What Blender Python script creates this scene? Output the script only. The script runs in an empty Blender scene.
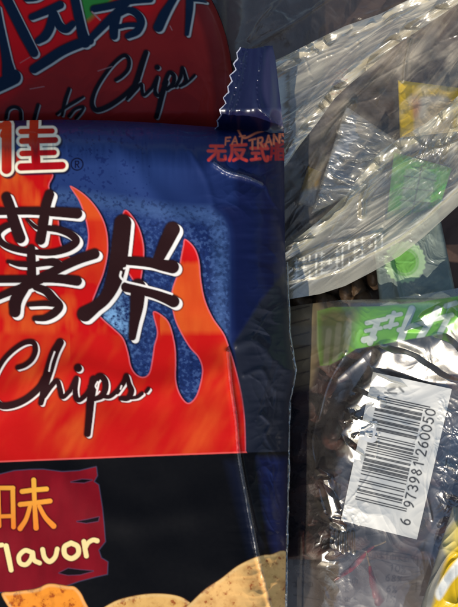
import bpy, math
import numpy as np

# ------------------------------------------------------------------ frame
IW, IH = 458.0, 607.0
S = 0.0004            # metres per photo pixel at height ZR
ZR = 0.05
CAMH = 0.55           # camera height
SC = bpy.context.scene
COL = SC.collection

def W(px, py, z):
    k = (CAMH - z) / (CAMH - ZR) * S
    return np.stack([(px - IW / 2) * k, (IH / 2 - py) * k, z + 0 * px], -1)

def lin(r, g, b):
    c = np.array([r, g, b], float) / 255.0
    return np.where(c <= 0.04045, c / 12.92, ((c + 0.055) / 1.055) ** 2.4)

# ------------------------------------------------------------------ noise
def _h(ix, iy, seed):
    n = (ix.astype(np.int64) * 374761393 + iy.astype(np.int64) * 668265263 + seed * 974711 + 1013) & 0x7fffffff
    n = ((n ^ (n >> 13)) * 1274126177) & 0x7fffffff
    n = n ^ (n >> 16)
    return (n & 0xffff) / 65535.0 * 2 - 1

def vnoise(x, y, seed=0):
    x0 = np.floor(x); y0 = np.floor(y); fx = x - x0; fy = y - y0
    u = fx * fx * fx * (fx * (fx * 6 - 15) + 10); v = fy * fy * fy * (fy * (fy * 6 - 15) + 10)
    a = _h(x0, y0, seed); b = _h(x0 + 1, y0, seed); c = _h(x0, y0 + 1, seed); d = _h(x0 + 1, y0 + 1, seed)
    return (a * (1 - u) + b * u) * (1 - v) + (c * (1 - u) + d * u) * v

def fbm(x, y, seed=0, octv=4, gain=0.5):
    s = 0; a = 1; t = 0
    for k in range(octv):
        c_, s_ = math.cos(0.6 + 0.9 * k), math.sin(0.6 + 0.9 * k)
        s = s + a * vnoise((x * c_ + y * s_) * 2 ** k + 17.3 * k, (y * c_ - x * s_) * 2 ** k - 9.1 * k, seed + k); t += a; a *= gain
    return s / t

def crumple(x, y, seed=0, octv=4):
    """sharp folded-film relief: ridged noise on a warped domain"""
    wx = x + 0.7 * vnoise(x * 0.8, y * 0.8, seed + 50); wy = y + 0.7 * vnoise(x * 0.8 + 5, y * 0.8, seed + 51)
    s = 0; a = 1; t = 0
    for k in range(octv):
        ca, sa = math.cos(1.1 * k), math.sin(1.1 * k)
        xx = (wx * ca - wy * sa) * 1.9 ** k; yy = (wx * sa + wy * ca) * 1.9 ** k
        s = s + a * (1 - 2.2 * np.abs(vnoise(xx, yy, seed + k))); t += a; a *= 0.55
    return s / t

def rot(x, y, deg):
    c, s = math.cos(math.radians(deg)), math.sin(math.radians(deg))
    return x * c + y * s, -x * s + y * c

EL = math.radians(32); AZ = np.array([-0.28, -0.96]); AZ /= np.linalg.norm(AZ)
def facets(X, Y, z, period, seed, at, duty=0.82, warp=0.9):
    """crumpled film made of small facets that tilt towards the sun"""
    k = (CAMH - z) / (CAMH - ZR) * S
    wx = np.array((at[0] - IW / 2) * k); wy = np.array((IH / 2 - at[1]) * k); L = np.sqrt(wx ** 2 + wy ** 2 + (CAMH - z) ** 2)
    hx = AZ[0] * math.cos(EL) - wx / L; hy = AZ[1] * math.cos(EL) - wy / L; hz = math.sin(EL) + (CAMH - z) / L
    gx = (-hx / hz).mean() * S; gy = (hy / hz).mean() * S      # rise per pixel right / down
    g = math.hypot(gx, gy)
    t = (X * gx + Y * gy) / g / period + 0.22 * warp * fbm(X / (period * 0.8), Y / (period * 0.8), seed + 5, 2) + warp * fbm(X / (period * 2.6), Y / (period * 2.6), seed, 3)
    f = t - np.floor(t)
    return g * period * (np.where(f < duty, f, duty * (1 - f) / (1 - duty)) - duty / 2)

def sm(t):
    t = np.clip(t, 0, 1); return t * t * (3 - 2 * t)

def dome(t):
    t = np.clip(t, 0, 1); return np.sqrt(np.clip(1 - (1 - t) ** 2, 0, 1))

# ------------------------------------------------------------------ 2-d shapes in print coordinates
def curve(pts, rad, n=8):
    p = np.array(pts, float); m = len(p)
    r = np.full(m, rad, float) if np.isscalar(rad) else np.interp(np.linspace(0, 1, m), np.linspace(0, 1, len(rad)), rad)
    if m < 3: return p, r
    q = np.vstack([2 * p[0] - p[1], p, 2 * p[-1] - p[-2]]); out = []; ro = []
    for i in range(m - 1):
        p0, p1, p2, p3 = q[i], q[i + 1], q[i + 2], q[i + 3]
        for k in range(n):
            t = k / n
            out.append(0.5 * ((2 * p1) + (-p0 + p2) * t + (2 * p0 - 5 * p1 + 4 * p2 - p3) * t * t + (-p0 + 3 * p1 - 3 * p2 + p3) * t ** 3))
            ro.append(r[i] + (r[i + 1] - r[i]) * t)
    out.append(p[-1]); ro.append(r[-1])
    return np.array(out), np.array(ro)

class Art:
    """printed ink evaluated at the vertices of a surface"""
    def __init__(s, px, py, base=(0, 0, 0), alpha=1.0):
        s.x = px.ravel(); s.y = py.ravel(); s.n = len(s.x)
        s.c = np.tile(lin(*base), (s.n, 1)); s.a = np.full(s.n, alpha, float); s.lab = np.zeros(s.n, int)
    def strokes(s, strokes, shift=(0, 0), grow=0.0, margin=7):
        d = np.full(s.n, 99.0)
        for st in strokes:
            p, r = curve(st[0], st[1]); p = p + np.array(shift); r = r + grow
            mm = margin + r.max()
            ix = np.nonzero((s.x > p[:, 0].min() - mm) & (s.x < p[:, 0].max() + mm) & (s.y > p[:, 1].min() - mm) & (s.y < p[:, 1].max() + mm))[0]
            if not len(ix): continue
            X = s.x[ix]; Y = s.y[ix]; dd = d[ix]
            for i in range(max(1, len(p) - 1)):
                j = min(i + 1, len(p) - 1)
                ax, ay = p[i]; bx, by = p[j]; vx, vy = bx - ax, by - ay; L = vx * vx + vy * vy + 1e-9
                t = np.clip(((X - ax) * vx + (Y - ay) * vy) / L, 0, 1)
                dd = np.minimum(dd, np.hypot(X - ax - t * vx, Y - ay - t * vy) - (r[i] + (r[j] - r[i]) * t))
            d[ix] = dd
        return d
    def poly(s, pts, smooth=True, margin=7, shift=(0, 0)):
        p = np.array(pts, float)
        if smooth:
            m = len(p); out = []
            for i in range(m):
                p0, p1, p2, p3 = p[i - 1], p[i], p[(i + 1) % m], p[(i + 2) % m]
                for k in range(6):
                    t = k / 6
                    out.append(0.5 * ((2 * p1) + (-p0 + p2) * t + (2 * p0 - 5 * p1 + 4 * p2 - p3) * t * t + (-p0 + 3 * p1 - 3 * p2 + p3) * t ** 3))
            p = np.array(out)
        p = p + np.array(shift)
        d = np.full(s.n, 99.0)
        ix = np.nonzero((s.x > p[:, 0].min() - margin) & (s.x < p[:, 0].max() + margin) & (s.y > p[:, 1].min() - margin) & (s.y < p[:, 1].max() + margin))[0]
        if not len(ix): return d
        X = s.x[ix]; Y = s.y[ix]; dd = np.full(len(ix), 99.0); ins = np.zeros(len(ix), bool)
        for i in range(len(p)):
            ax, ay = p[i]; bx, by = p[(i + 1) % len(p)]; vx, vy = bx - ax, by - ay; L = vx * vx + vy * vy + 1e-9
            t = np.clip(((X - ax) * vx + (Y - ay) * vy) / L, 0, 1)
            dd = np.minimum(dd, np.hypot(X - ax - t * vx, Y - ay - t * vy))
            if ay != by:
                ins ^= ((ay > Y) != (by > Y)) & (X < vx * (Y - ay) / vy + ax)
        d[ix] = np.where(ins, -dd, dd)
        return d
    def paint(s, d, color, aa=0.45, k=1.0, lab=None, alpha=None, thr=0.0):
        """color: (r,g,b) in display values, or an (n,3) linear array"""
        m = np.clip(0.5 - d / (2 * aa), 0, 1) * k
        c = color if isinstance(color, np.ndarray) and color.ndim == 2 else lin(*color)
        s.c = s.c * (1 - m[:, None]) + c * m[:, None]
        if alpha is not None: s.a = s.a * (1 - m) + alpha * m
        if lab is not None: s.lab[d < thr] = lab
    def brush(s, st, ink, line, shift=(2.8, 2.4), grow=0.3, halo=(22, 8, 10), lab=None, gap=0.0, hw=1.1):
        d0 = s.strokes(st); d1 = s.strokes(st, shift, grow)
        s.paint(np.minimum(d0, d1) - hw, halo, 0.9, 0.85)
        s.paint(d1, line, 0.5)
        s.paint(d0 - gap, ink, 0.5)
        if lab is not None: s.lab[np.minimum(d0, d1) < 0.8] = lab

# stroke font on a unit box (x right, y down)
FONT = {
 '0': [[(.5,0),(.1,.25),(.1,.75),(.5,1),(.9,.75),(.9,.25),(.5,0)]],
 '1': [[(.25,.2),(.6,0)],[(.6,0),(.6,1)]],
 '2': [[(.1,.25),(.3,.02),(.75,.04),(.85,.3),(.55,.6),(.1,.98)],[(.1,1),(.9,1)]],
 '3': [[(.12,.12),(.5,0),(.85,.2),(.75,.42),(.45,.48)],[(.45,.48),(.85,.58),(.88,.82),(.5,1),(.1,.86)]],
 '5': [[(.85,0),(.25,0)],[(.25,0),(.17,.45)],[(.17,.45),(.5,.35),(.88,.55),(.82,.88),(.45,1),(.1,.88)]],
 '6': [[(.75,.02),(.35,.25),(.12,.65),(.3,.97),(.7,.97),(.88,.7),(.65,.45),(.3,.5),(.14,.7)]],
 '7': [[(.1,0),(.9,0)],[(.9,0),(.55,.45),(.4,1)]],
 '8': [[(.5,.47),(.2,.25),(.5,0),(.8,.25),(.5,.47),(.12,.74),(.5,1),(.88,.74),(.5,.47)]],
 '9': [[(.25,.98),(.65,.75),(.88,.35),(.7,.03),(.3,.03),(.12,.3),(.35,.55),(.7,.5),(.86,.3)]],
 '%': [[(.2,.05),(.05,.2),(.2,.4),(.35,.2),(.2,.05)],[(.85,0),(.15,1)],[(.8,.6),(.65,.8),(.8,.97),(.95,.8),(.8,.6)]],
 'T': [[(0,0),(1,0)],[(.5,0),(.5,1)]],
 'R': [[(.1,1),(.1,0)],[(.1,0),(.7,.02),(.85,.25),(.65,.5),(.1,.52)],[(.45,.52),(.9,1)]],
 'A': [[(0,1),(.5,0)],[(.5,0),(1,1)],[(.2,.65),(.8,.65)]],
 'N': [[(.05,1),(.05,0)],[(.05,0),(.95,1)],[(.95,1),(.95,0)]],
 'S': [[(.9,.15),(.5,0),(.12,.22),(.5,.5),(.9,.75),(.5,1),(.08,.85)]],
 'F': [[(.1,1),(.1,0)],[(.1,0),(.9,0)],[(.1,.48),(.75,.48)]],
 # simple block characters
 '无': [[(.15,.15),(.85,.15)],[(.02,.45),(.98,.45)],[(.45,.15),(.42,.6),(.05,1)],[(.6,.45),(.6,.9),(.75,.98),(.98,.95),(.98,.75)]],
 '反': [[(.1,.1),(.95,.04)],[(.15,.1),(.15,.6),(.02,1)],[(.3,.36),(.85,.36)],[(.85,.36),(.65,.75),(.25,1)],[(.35,.5),(.6,.8),(1,1)]],
 '式': [[(.02,.25),(.98,.25)],[(.1,.55),(.5,.55)],[(.3,.55),(.3,.92)],[(.05,.95),(.55,.88)],[(.62,0),(.68,.5),(.85,.95),(.98,.95),(.98,.75)],[(.8,.02),(.92,.14)]],
 '脂': [[(.08,.02),(.08,.6),(0,1)],[(.08,.02),(.38,.02)],[(.38,.02),(.38,1)],[(.08,.32),(.38,.32)],[(.08,.62),(.38,.62)],
        [(.55,0),(.55,.36)],[(.55,.36),(.95,.36)],[(.9,.05),(.55,.2)],[(.55,.5),(.55,1)],[(.55,.5),(.95,.5)],[(.95,.5),(.95,1)],[(.55,.75),(.95,.75)],[(.55,.98),(.95,.98)]],
}
def text(t, x, y, w, h, r, ang=0, gap=0.25, skew=0.0):
    out = []; ca, sa = math.cos(math.radians(ang)), math.sin(math.radians(ang))
    for i, ch in enumerate(t):
        ox = i * w * (1 + gap)
        for pl in FONT.get(ch, []):
            q = []
            for (a, b) in pl:
                lx = ox + a * w + skew * (1 - b) * h; ly = b * h
                q.append((x + lx * ca - ly * sa, y + lx * sa + ly * ca))
            out.append((q, r))
    return out

# ------------------------------------------------------------------ mesh output
def surf_normals(P):
    du = np.zeros_like(P); dv = np.zeros_like(P)
    du[:, 1:-1] = P[:, 2:] - P[:, :-2]; du[:, 0] = P[:, 1] - P[:, 0]; du[:, -1] = P[:, -1] - P[:, -2]
    dv[1:-1] = P[2:] - P[:-2]; dv[0] = P[1] - P[0]; dv[-1] = P[-1] - P[-2]
    n = np.cross(dv, du); n /= np.linalg.norm(n, axis=-1, keepdims=True) + 1e-12
    return n

def grid_faces(R, C, off=0, flip=False):
    i = np.arange(R * C).reshape(R, C)
    f = np.stack([i[:-1, :-1], i[1:, :-1], i[1:, 1:], i[:-1, 1:]], -1).reshape(-1, 4) + off
    return f[:, ::-1] if flip else f

def link_mesh(name, V, F, mat, parent=None, ink=None, nrm=None):
    me = bpy.data.meshes.new(name)
    me.vertices.add(len(V)); me.vertices.foreach_set('co', np.ascontiguousarray(V, np.float32).ravel())
    nf = len(F); me.loops.add(nf * 4); me.polygons.add(nf)
    me.loops.foreach_set('vertex_index', np.ascontiguousarray(F, np.int32).ravel())
    me.polygons.foreach_set('loop_start', np.arange(0, nf * 4, 4, dtype=np.int32))
    me.polygons.foreach_set('use_smooth', np.ones(nf, bool))
    me.update(calc_edges=True)
    if ink is not None:
        at = me.color_attributes.new('ink', 'FLOAT_COLOR', 'POINT')
        at.data.foreach_set('color', np.ascontiguousarray(ink, np.float32).ravel())
    if nrm is not None:
        me.normals_split_custom_set_from_vertices(nrm.astype(float).tolist())
    me.materials.append(mat)
    o = bpy.data.objects.new(name, me); COL.objects.link(o)
    if parent: o.parent = parent
    return o

def closed(P, Pb, ink=None):
    """front sheet P (R,C,3) + coarser or equal back sheet Pb -> verts, faces, normals, ink"""
    R, C = P.shape[:2]; r, c = Pb.shape[:2]
    V = np.vstack([P.reshape(-1, 3), Pb.reshape(-1, 3)])
    F = np.vstack([grid_faces(R, C), grid_faces(r, c, R * C, True)])
    N = np.vstack([surf_normals(P).reshape(-1, 3), -surf_normals(Pb).reshape(-1, 3)])
    return V, F, N

def emit_parts(P, Pb, art, names, mat, root_label=0, parent=None, mats=None, backcol=None):
    """split one printed surface into objects by its ink label; label 0 is the thing's own film. names: {label:(name, parent_label)}"""
    R, C = P.shape[:2]
    F = grid_faces(R, C); lab = art.lab[F]
    fl = np.where((lab == lab[:, :1]).sum(1) >= 3, lab[:, 0], np.max(lab, 1))
    V = P.reshape(-1, 3); N = surf_normals(P).reshape(-1, 3)
    ink = np.concatenate([art.c, art.a[:, None]], 1)
    objs = {}
    for k in names:
        nm, par = names[k]
        sel = F[fl == k]
        if not len(sel): continue
        u, inv = np.unique(sel.ravel(), return_inverse=True)
        v = V[u]; n = N[u]; c = ink[u]; f = inv.reshape(-1, 4)
        if k == root_label and Pb is not None:
            r_, c_ = Pb.shape[:2]; o0 = len(v)
            v = np.vstack([v, Pb.reshape(-1, 3)]); n = np.vstack([n, -surf_normals(Pb).reshape(-1, 3)])
            bc = np.tile(np.append(lin(*(backcol or (20, 26, 60))), ink[:, 3].min() if backcol is None else 1.0), (r_ * c_, 1))
            c = np.vstack([c, bc]); f = np.vstack([f, grid_faces(r_, c_, o0, True)])
        p_ = objs.get(par, parent) if k != root_label or parent else parent
        objs[k] = link_mesh(nm, v, f, (mats or {}).get(k, mat), p_, c, n)
    return objs

def tag(o, label=None, cat=None, group=None, kind=None):
    if label: o['label'] = label
    if cat: o['category'] = cat
    if group: o['group'] = group
    if kind: o['kind'] = kind
    return o

# ------------------------------------------------------------------ materials
def new_mat(name):
    m = bpy.data.materials.new(name); m.use_nodes = True; nt = m.node_tree; nt.nodes.clear()
    out = nt.nodes.new('ShaderNodeOutputMaterial')
    return m, nt, out

def noise(nt, scale, detail=3, rough=0.5, dist=0.0):
    tc = nt.nodes.new('ShaderNodeTexCoord'); n = nt.nodes.new('ShaderNodeTexNoise')
    n.inputs['Scale'].default_value = scale; n.inputs['Detail'].default_value = detail
    n.inputs['Roughness'].default_value = rough; n.inputs['Distortion'].default_value = dist
    nt.links.new(tc.outputs['Object'], n.inputs['Vector'])
    return n

def foil_mat(name, rough=0.42, coat=0.16, bump=0.05, bscale=500, spec=0.06, crough=0.2):
    m, nt, out = new_mat(name)
    b = nt.nodes.new('ShaderNodeBsdfPrincipled')
    a = nt.nodes.new('ShaderNodeAttribute'); a.attribute_name = 'ink'
    nt.links.new(a.outputs['Color'], b.inputs['Base Color'])
    b.inputs['Coat Weight'].default_value = coat; b.inputs['Coat Roughness'].default_value = crough; b.inputs['Specular IOR Level'].default_value = spec
    n = noise(nt, bscale, 4, 0.55)
    mr = nt.nodes.new('ShaderNodeMapRange'); mr.inputs['To Min'].default_value = rough - 0.08; mr.inputs['To Max'].default_value = rough + 0.1
    nt.links.new(n.outputs['Fac'], mr.inputs['Value']); nt.links.new(mr.outputs['Result'], b.inputs['Roughness'])
    bp = nt.nodes.new('ShaderNodeBump'); bp.inputs['Strength'].default_value = bump; bp.inputs['Distance'].default_value = 0.0006
    nt.links.new(n.outputs['Fac'], bp.inputs['Height']); nt.links.new(bp.outputs['Normal'], b.inputs['Normal'])
    nt.links.new(bp.outputs['Normal'], b.inputs['Coat Normal'])
    nt.links.new(b.outputs[0], out.inputs['Surface'])
    return m

def film_mat(name, haze=0.12, hazecol=(0.62, 0.6, 0.54), gloss=0.09, rough=0.2, bump=0.06, bscale=420):
    """clear plastic film: see-through sheet with milky scatter, a glossy skin and prints and pale streaks where the ink alpha is set"""
    m, nt, out = new_mat(name)
    L = nt.links
    a = nt.nodes.new('ShaderNodeAttribute'); a.attribute_name = 'ink'
    n = noise(nt, bscale, 5, 0.6, 0.4); n2 = noise(nt, 90, 5, 0.65, 1.2)
    bp = nt.nodes.new('ShaderNodeBump'); bp.inputs['Strength'].default_value = bump; bp.inputs['Distance'].default_value = 0.0006
    L.new(n.outputs['Fac'], bp.inputs['Height'])
    tr = nt.nodes.new('ShaderNodeBsdfTransparent'); tr.inputs['Color'].default_value = (0.95, 0.95, 0.93, 1)
    df = nt.nodes.new('ShaderNodeBsdfDiffuse'); df.inputs['Color'].default_value = (*hazecol, 1); L.new(bp.outputs['Normal'], df.inputs['Normal'])
    mr = nt.nodes.new('ShaderNodeMapRange'); mr.inputs['From Min'].default_value = 0.3; mr.inputs['From Max'].default_value = 0.75
    mr.inputs['To Min'].default_value = haze * 0.35; mr.inputs['To Max'].default_value = min(1.0, haze * 1.9)
    L.new(n2.outputs['Fac'], mr.inputs['Value'])
    m1 = nt.nodes.new('ShaderNodeMixShader'); L.new(mr.outputs['Result'], m1.inputs[0]); L.new(tr.outputs[0], m1.inputs[1]); L.new(df.outputs[0], m1.inputs[2])
    dk = nt.nodes.new('ShaderNodeBsdfDiffuse'); L.new(a.outputs['Color'], dk.inputs['Color'])
    m2 = nt.nodes.new('ShaderNodeMixShader'); L.new(a.outputs['Alpha'], m2.inputs[0]); L.new(m1.outputs[0], m2.inputs[1]); L.new(dk.outputs[0], m2.inputs[2])
    gl = nt.nodes.new('ShaderNodeBsdfGlossy'); gl.inputs['Roughness'].default_value = rough; gl.inputs['Color'].default_value = (1.0, 0.96, 0.88, 1); L.new(bp.outputs['Normal'], gl.inputs['Normal'])
    lw = nt.nodes.new('ShaderNodeLayerWeight'); lw.inputs['Blend'].default_value = 0.35
    ma = nt.nodes.new('ShaderNodeMath'); ma.operation = 'MULTIPLY_ADD'; ma.inputs[1].default_value = 0.35; ma.inputs[2].default_value = gloss
    L.new(lw.outputs['Facing'], ma.inputs[0])
    pw = nt.nodes.new('ShaderNodeMath'); pw.operation = 'POWER'; pw.inputs[1].default_value = 2.0
    L.new(lw.outputs['Facing'], pw.inputs[0]); L.new(pw.outputs[0], ma.inputs[0])
    m3 = nt.nodes.new('ShaderNodeMixShader'); L.new(ma.outputs[0], m3.inputs[0]); L.new(m2.outputs[0], m3.inputs[1]); L.new(gl.outputs[0], m3.inputs[2])
    L.new(m3.outputs[0], out.inputs['Surface'])
    return m

def plain_mat(name, c1, c2, scale, rough=0.7, bump=0.5, dist=0.001, spec=0.5):
    m, nt, out = new_mat(name)
    b = nt.nodes.new('ShaderNodeBsdfPrincipled'); b.inputs['Roughness'].default_value = rough; b.inputs['Specular IOR Level'].default_value = spec
    n = noise(nt, scale, 6, 0.62, 0.5)
    r = nt.nodes.new('ShaderNodeValToRGB'); r.color_ramp.elements[0].position = 0.32; r.color_ramp.elements[1].position = 0.7
    r.color_ramp.elements[0].color = (*lin(*c1), 1); r.color_ramp.elements[1].color = (*lin(*c2), 1)
    nt.links.new(n.outputs['Fac'], r.inputs[0]); nt.links.new(r.outputs[0], b.inputs['Base Color'])
    bp = nt.nodes.new('ShaderNodeBump'); bp.inputs['Strength'].default_value = bump; bp.inputs['Distance'].default_value = dist
    nt.links.new(n.outputs['Fac'], bp.inputs['Height']); nt.links.new(bp.outputs['Normal'], b.inputs['Normal'])
    nt.links.new(b.outputs[0], out.inputs['Surface'])
    return m

M_FOIL = foil_mat('printed_foil')
M_SEAL = foil_mat('seal_foil', 0.3, 0.7, 0.05, 300, 0.35, 0.2)
M_CREASE = foil_mat('crease_foil', 0.45, 1.0, 0.03, 500, 0.5, 0.42)
M_PRINT = foil_mat('printed_sachet', 0.3, 0.4, 0.25, 300)
M_LABEL = foil_mat('label_paper', 0.36, 1.0, 0.06, 300, 0.4, 0.27)
M_FILM = film_mat('clear_film', 0.05, (0.6, 0.53, 0.44), 0.2, 0.29)
M_MILKY = film_mat('milky_film', 0.07, (0.68, 0.62, 0.48), 0.18, 0.27)
M_SILVER = film_mat('silvery_film', 0.2, (0.66, 0.63, 0.55), 0.16, 0.23)
M_REAR = film_mat('rear_film', 0.04, (0.6, 0.5, 0.42), 0.05, 0.26)
M_THIN = film_mat('thin_clear_film', 0.09, (0.6, 0.52, 0.44), 0.05, 0.2)
M_MEAT = plain_mat('dark_dried_food', (30, 15, 15), (92, 55, 44), 70, 0.55, 0.8, 0.002)
M_CHILLI = plain_mat('chilli_skin', (90, 8, 12), (160, 18, 22), 160, 0.25, 0.3, 0.0006)
M_STALK = plain_mat('chilli_stalk', (120, 90, 50), (170, 140, 80), 200, 0.6, 0.3)
M_GROUND = plain_mat('ground_brown', (70, 50, 42), (112, 86, 72), 40, 0.8, 0.4, 0.002)

# ================================================================== FRONT CHIP BAG
def ridge(px, py, pts, amp, w, skew=0.0):
    """raised crease along a polyline: height profile of half width w"""
    p, _ = curve(pts, 1.0, 6); best = np.full(px.shape, 99.0)
    for i in range(len(p) - 1):
        ax, ay = p[i]; vx, vy = p[i + 1] - p[i]; L = vx * vx + vy * vy + 1e-9
        t = np.clip(((px - ax) * vx + (py - ay) * vy) / L, 0, 1)
        best = np.minimum(best, np.hypot(px - ax - t * vx, py - ay - t * vy))
    return amp * np.exp(-(best / w) ** 2)

def sharp(px, py, lines, w=1.3, amp=0.00035, seed=400):
    """thin hard crease lines with an irregular crest"""
    c = 0
    for i, L_ in enumerate(lines): c = np.maximum(c, ridge(px, py, L_, 1.0, w))
    gate = np.clip(0.25 + 1.5 * vnoise(px / 15, py / 15, seed + 2), 0, 1)
    return c * (0.0003 + amp * gate * (0.8 * vnoise(px / 2.6, py / 2.8, seed) + vnoise(px / 6.5, py / 7.0, seed + 1)))

def bag_right(y):
    return np.interp(y, [100, 128, 180, 240, 275, 332, 370, 401, 457, 520, 607, 700], [283, 284, 284.5, 285, 286.5, 289, 294.5, 289, 288, 286.5, 285, 282])
def bag_top(x):
    return np.interp(x, [-300, 0, 60, 110, 160, 213, 240, 290], [124, 121, 119.5, 120.5, 123, 127, 127.5, 128])

CREASE = [(228, 352), (231, 385), (236, 420), (239, 455), (248, 505), (258, 555), (272, 612)]
CREASE2 = [(283, 172), (266, 178), (272, 200), (285, 214)]
CREASE3 = [(214, 163), (228, 172), (246, 177), (262, 184)]
def bag_height(px, py, xr, yt):
    tr = (xr - px) / np.interp(py, [120, 200, 300, 450, 607], [46, 44, 54, 48, 40])
    tt = (py - yt) / 46.0
    h = 0.032 + 0.033 * dome(tr * 0.8 + 0.02) ** 0.9 * dome(tt + 0.01) ** 0.8
    w = dome(np.minimum(tr, tt))
    h = h + 0.0016 * fbm(px / 90, py / 90, 3, 2) * w + 0.0003 * fbm(px / 40, py / 46, 7, 2) * w
    # creases of the side panel
    h = h + ridge(px, py, [(228, 352), (231, 385), (236, 420), (239, 455), (248, 505), (258, 555), (272, 612)], 0.0016, 3.0)
    h = h + ridge(px, py, [(283, 172), (266, 178), (272, 200), (285, 214)], 0.0005, 2.2)
    h = h + ridge(px, py, [(214, 163), (228, 172), (246, 177), (262, 184)], 0.0011, 3.0)
    h = h + ridge(px, py, [(190, 150), (206, 180), (216, 215)], 0.0005, 3.5)
    h = h + ridge(px, py, [(262, 415), (270, 424), (266, 436), (274, 450)], 0.0009, 2.4)
    h = h + ridge(px, py, [(238, 345), (256, 340), (270, 356), (290, 372)], 0.0012, 5.0)
    h = h + ridge(px, py, [(245, 375), (262, 370), (272, 388), (282, 392)], 0.0007, 3.0)
    side = sm((px - 238) / 25) * sm((py - 210) / 60)
    h = h + 0.0011 * crumple(px / 34, py / 40, 21, 3) * side * np.clip(tr * 4, 0, 1)
    side2 = sm((px - 180) / 60) * sm((235 - py) / 50)
    h = h + 0.0007 * crumple(px / 44, py / 30, 33, 3) * side2 * np.clip(tr * 4, 0, 1) * np.clip(tt * 4, 0, 1)
    cr = ridge(px, py, CREASE, 1.0, 1.5)
    cr = np.maximum(cr, 0.9 * ridge(px, py, CREASE3, 1.0, 1.2))
    h = h + 0.00020 * (vnoise(px / 2.0, py / 5.0, 43) + 0.9 * vnoise(px / 3, py / 12.0, 44)) * cr
    h = h + 0.0011 * fbm(px / 9, py / 70, 45, 3) * np.exp(-((py - yt) / 40) ** 2) * np.clip((py - yt) / 8, 0, 1)
    h = h + 0.0009 * fbm(px / 60, py / 11, 47, 3) * np.exp(-((xr - px) / 34) ** 2) * np.clip((xr - px) / 8, 0, 1)
    h = h + ridge(px, py, [(60, 480), (120, 520), (190, 512)], 0.0007, 16) + ridge(px, py, [(-10, 400), (70, 372), (150, 388), (215, 372)], 0.0010, 16) + ridge(px, py, [(120, 140), (150, 190), (205, 250), (236, 330)], 0.0012, 12)
    h = h + sharp(px, py, [[(288, 300), (270, 312), (252, 338)], [(292, 372), (276, 380), (262, 398), (256, 420)], [(286, 520), (276, 500), (272, 470)], [(250, 375), (262, 384), (270, 402)]], 1.3, 0.0002, 401)
    rim = np.exp(-((py - yt - 6) / 7) ** 2)
    h = h + 0.0011 * crumple(px / 22, py / 7, 41, 3) * rim
    return h

xs = np.concatenate([np.arange(-300, -6, 7.0), np.arange(-6, 240, 0.6), np.linspace(240, 287, 88)])
u = (xs + 300) / 587.0
ys = np.concatenate([np.arange(121, 612, 0.6), np.arange(612, 720, 6.0)])
Y0, U = np.meshgrid(ys, u, indexing='ij')
XR = bag_right(Y0); PX = -300 + U * (XR + 300)
PY = bag_top(PX) + (Y0 - 121) * (720 - bag_top(PX)) / (720 - 121.0)
XR = bag_right(PY)
Z = bag_height(PX, PY, XR, bag_top(PX))
Pf = W(PX, PY, Z)

A = Art(PX, PY, (22, 30, 66))
x, y = A.x, A.y
# blue field: lighter towards the printed spray panel
sp = fbm(x / 2.6, y / 2.6, 11, 2); sp2 = fbm(x / 3.0, y / 2.6, 12, 3); big = fbm(x / 40, y / 40, 13, 3)
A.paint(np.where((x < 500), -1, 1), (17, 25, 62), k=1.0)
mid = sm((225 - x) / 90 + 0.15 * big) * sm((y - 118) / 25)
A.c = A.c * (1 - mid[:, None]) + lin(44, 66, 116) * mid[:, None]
A.paint(A.poly([(40, 165), (85, 150), (150, 134), (235, 136), (236, 205), (-10, 206), (-10, 160)], False), (32, 50, 98), 4, 0.55)
panel = A.poly([(-40, 203), (190, 203), (213, 207), (227, 222), (231, 250), (231, 345), (231, 470), (-40, 470)], True)
A.paint(panel, (30, 48, 96), 6, 0.8)
A.paint(np.abs(panel + 11) - 7, (60, 84, 126), 5.0, 0.8)
inn = panel < -1
spk = np.clip((sp2 - 0.12) * 5, 0, 1) * sm(-panel / 4) * sm((y - 205) / 60 + 0.25)
A.c = A.c * (1 - 0.4 * spk[:, None]) + lin(82, 110, 158) * 0.4 * spk[:, None]
spk = np.clip((-sp2 - 0.2) * 5, 0, 1) * sm(-panel / 4)
A.c = A.c * (1 - 0.45 * spk[:, None]) + lin(14, 22, 54) * 0.45 * spk[:, None]
drop = np.clip((fbm(x / 3.3, y / 3.3, 19, 2) - 0.42) * 8, 0, 1) * ((y < 206) & (x < 150))
A.c = A.c * (1 - 0.6 * drop[:, None]) + lin(16, 28, 78) * 0.6 * drop[:, None]
# pale spray seen in the wedge under the second character
wedge = np.exp(-(((x - 113) / 20) ** 2 + ((y - 322) / 24) ** 2))
wk = wedge * np.clip(0.6 + 1.2 * sp2, 0, 1)
A.c = A.c * (1 - 0.75 * wk[:, None]) + lin(140, 188, 226) * 0.75 * wk[:, None]
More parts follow.
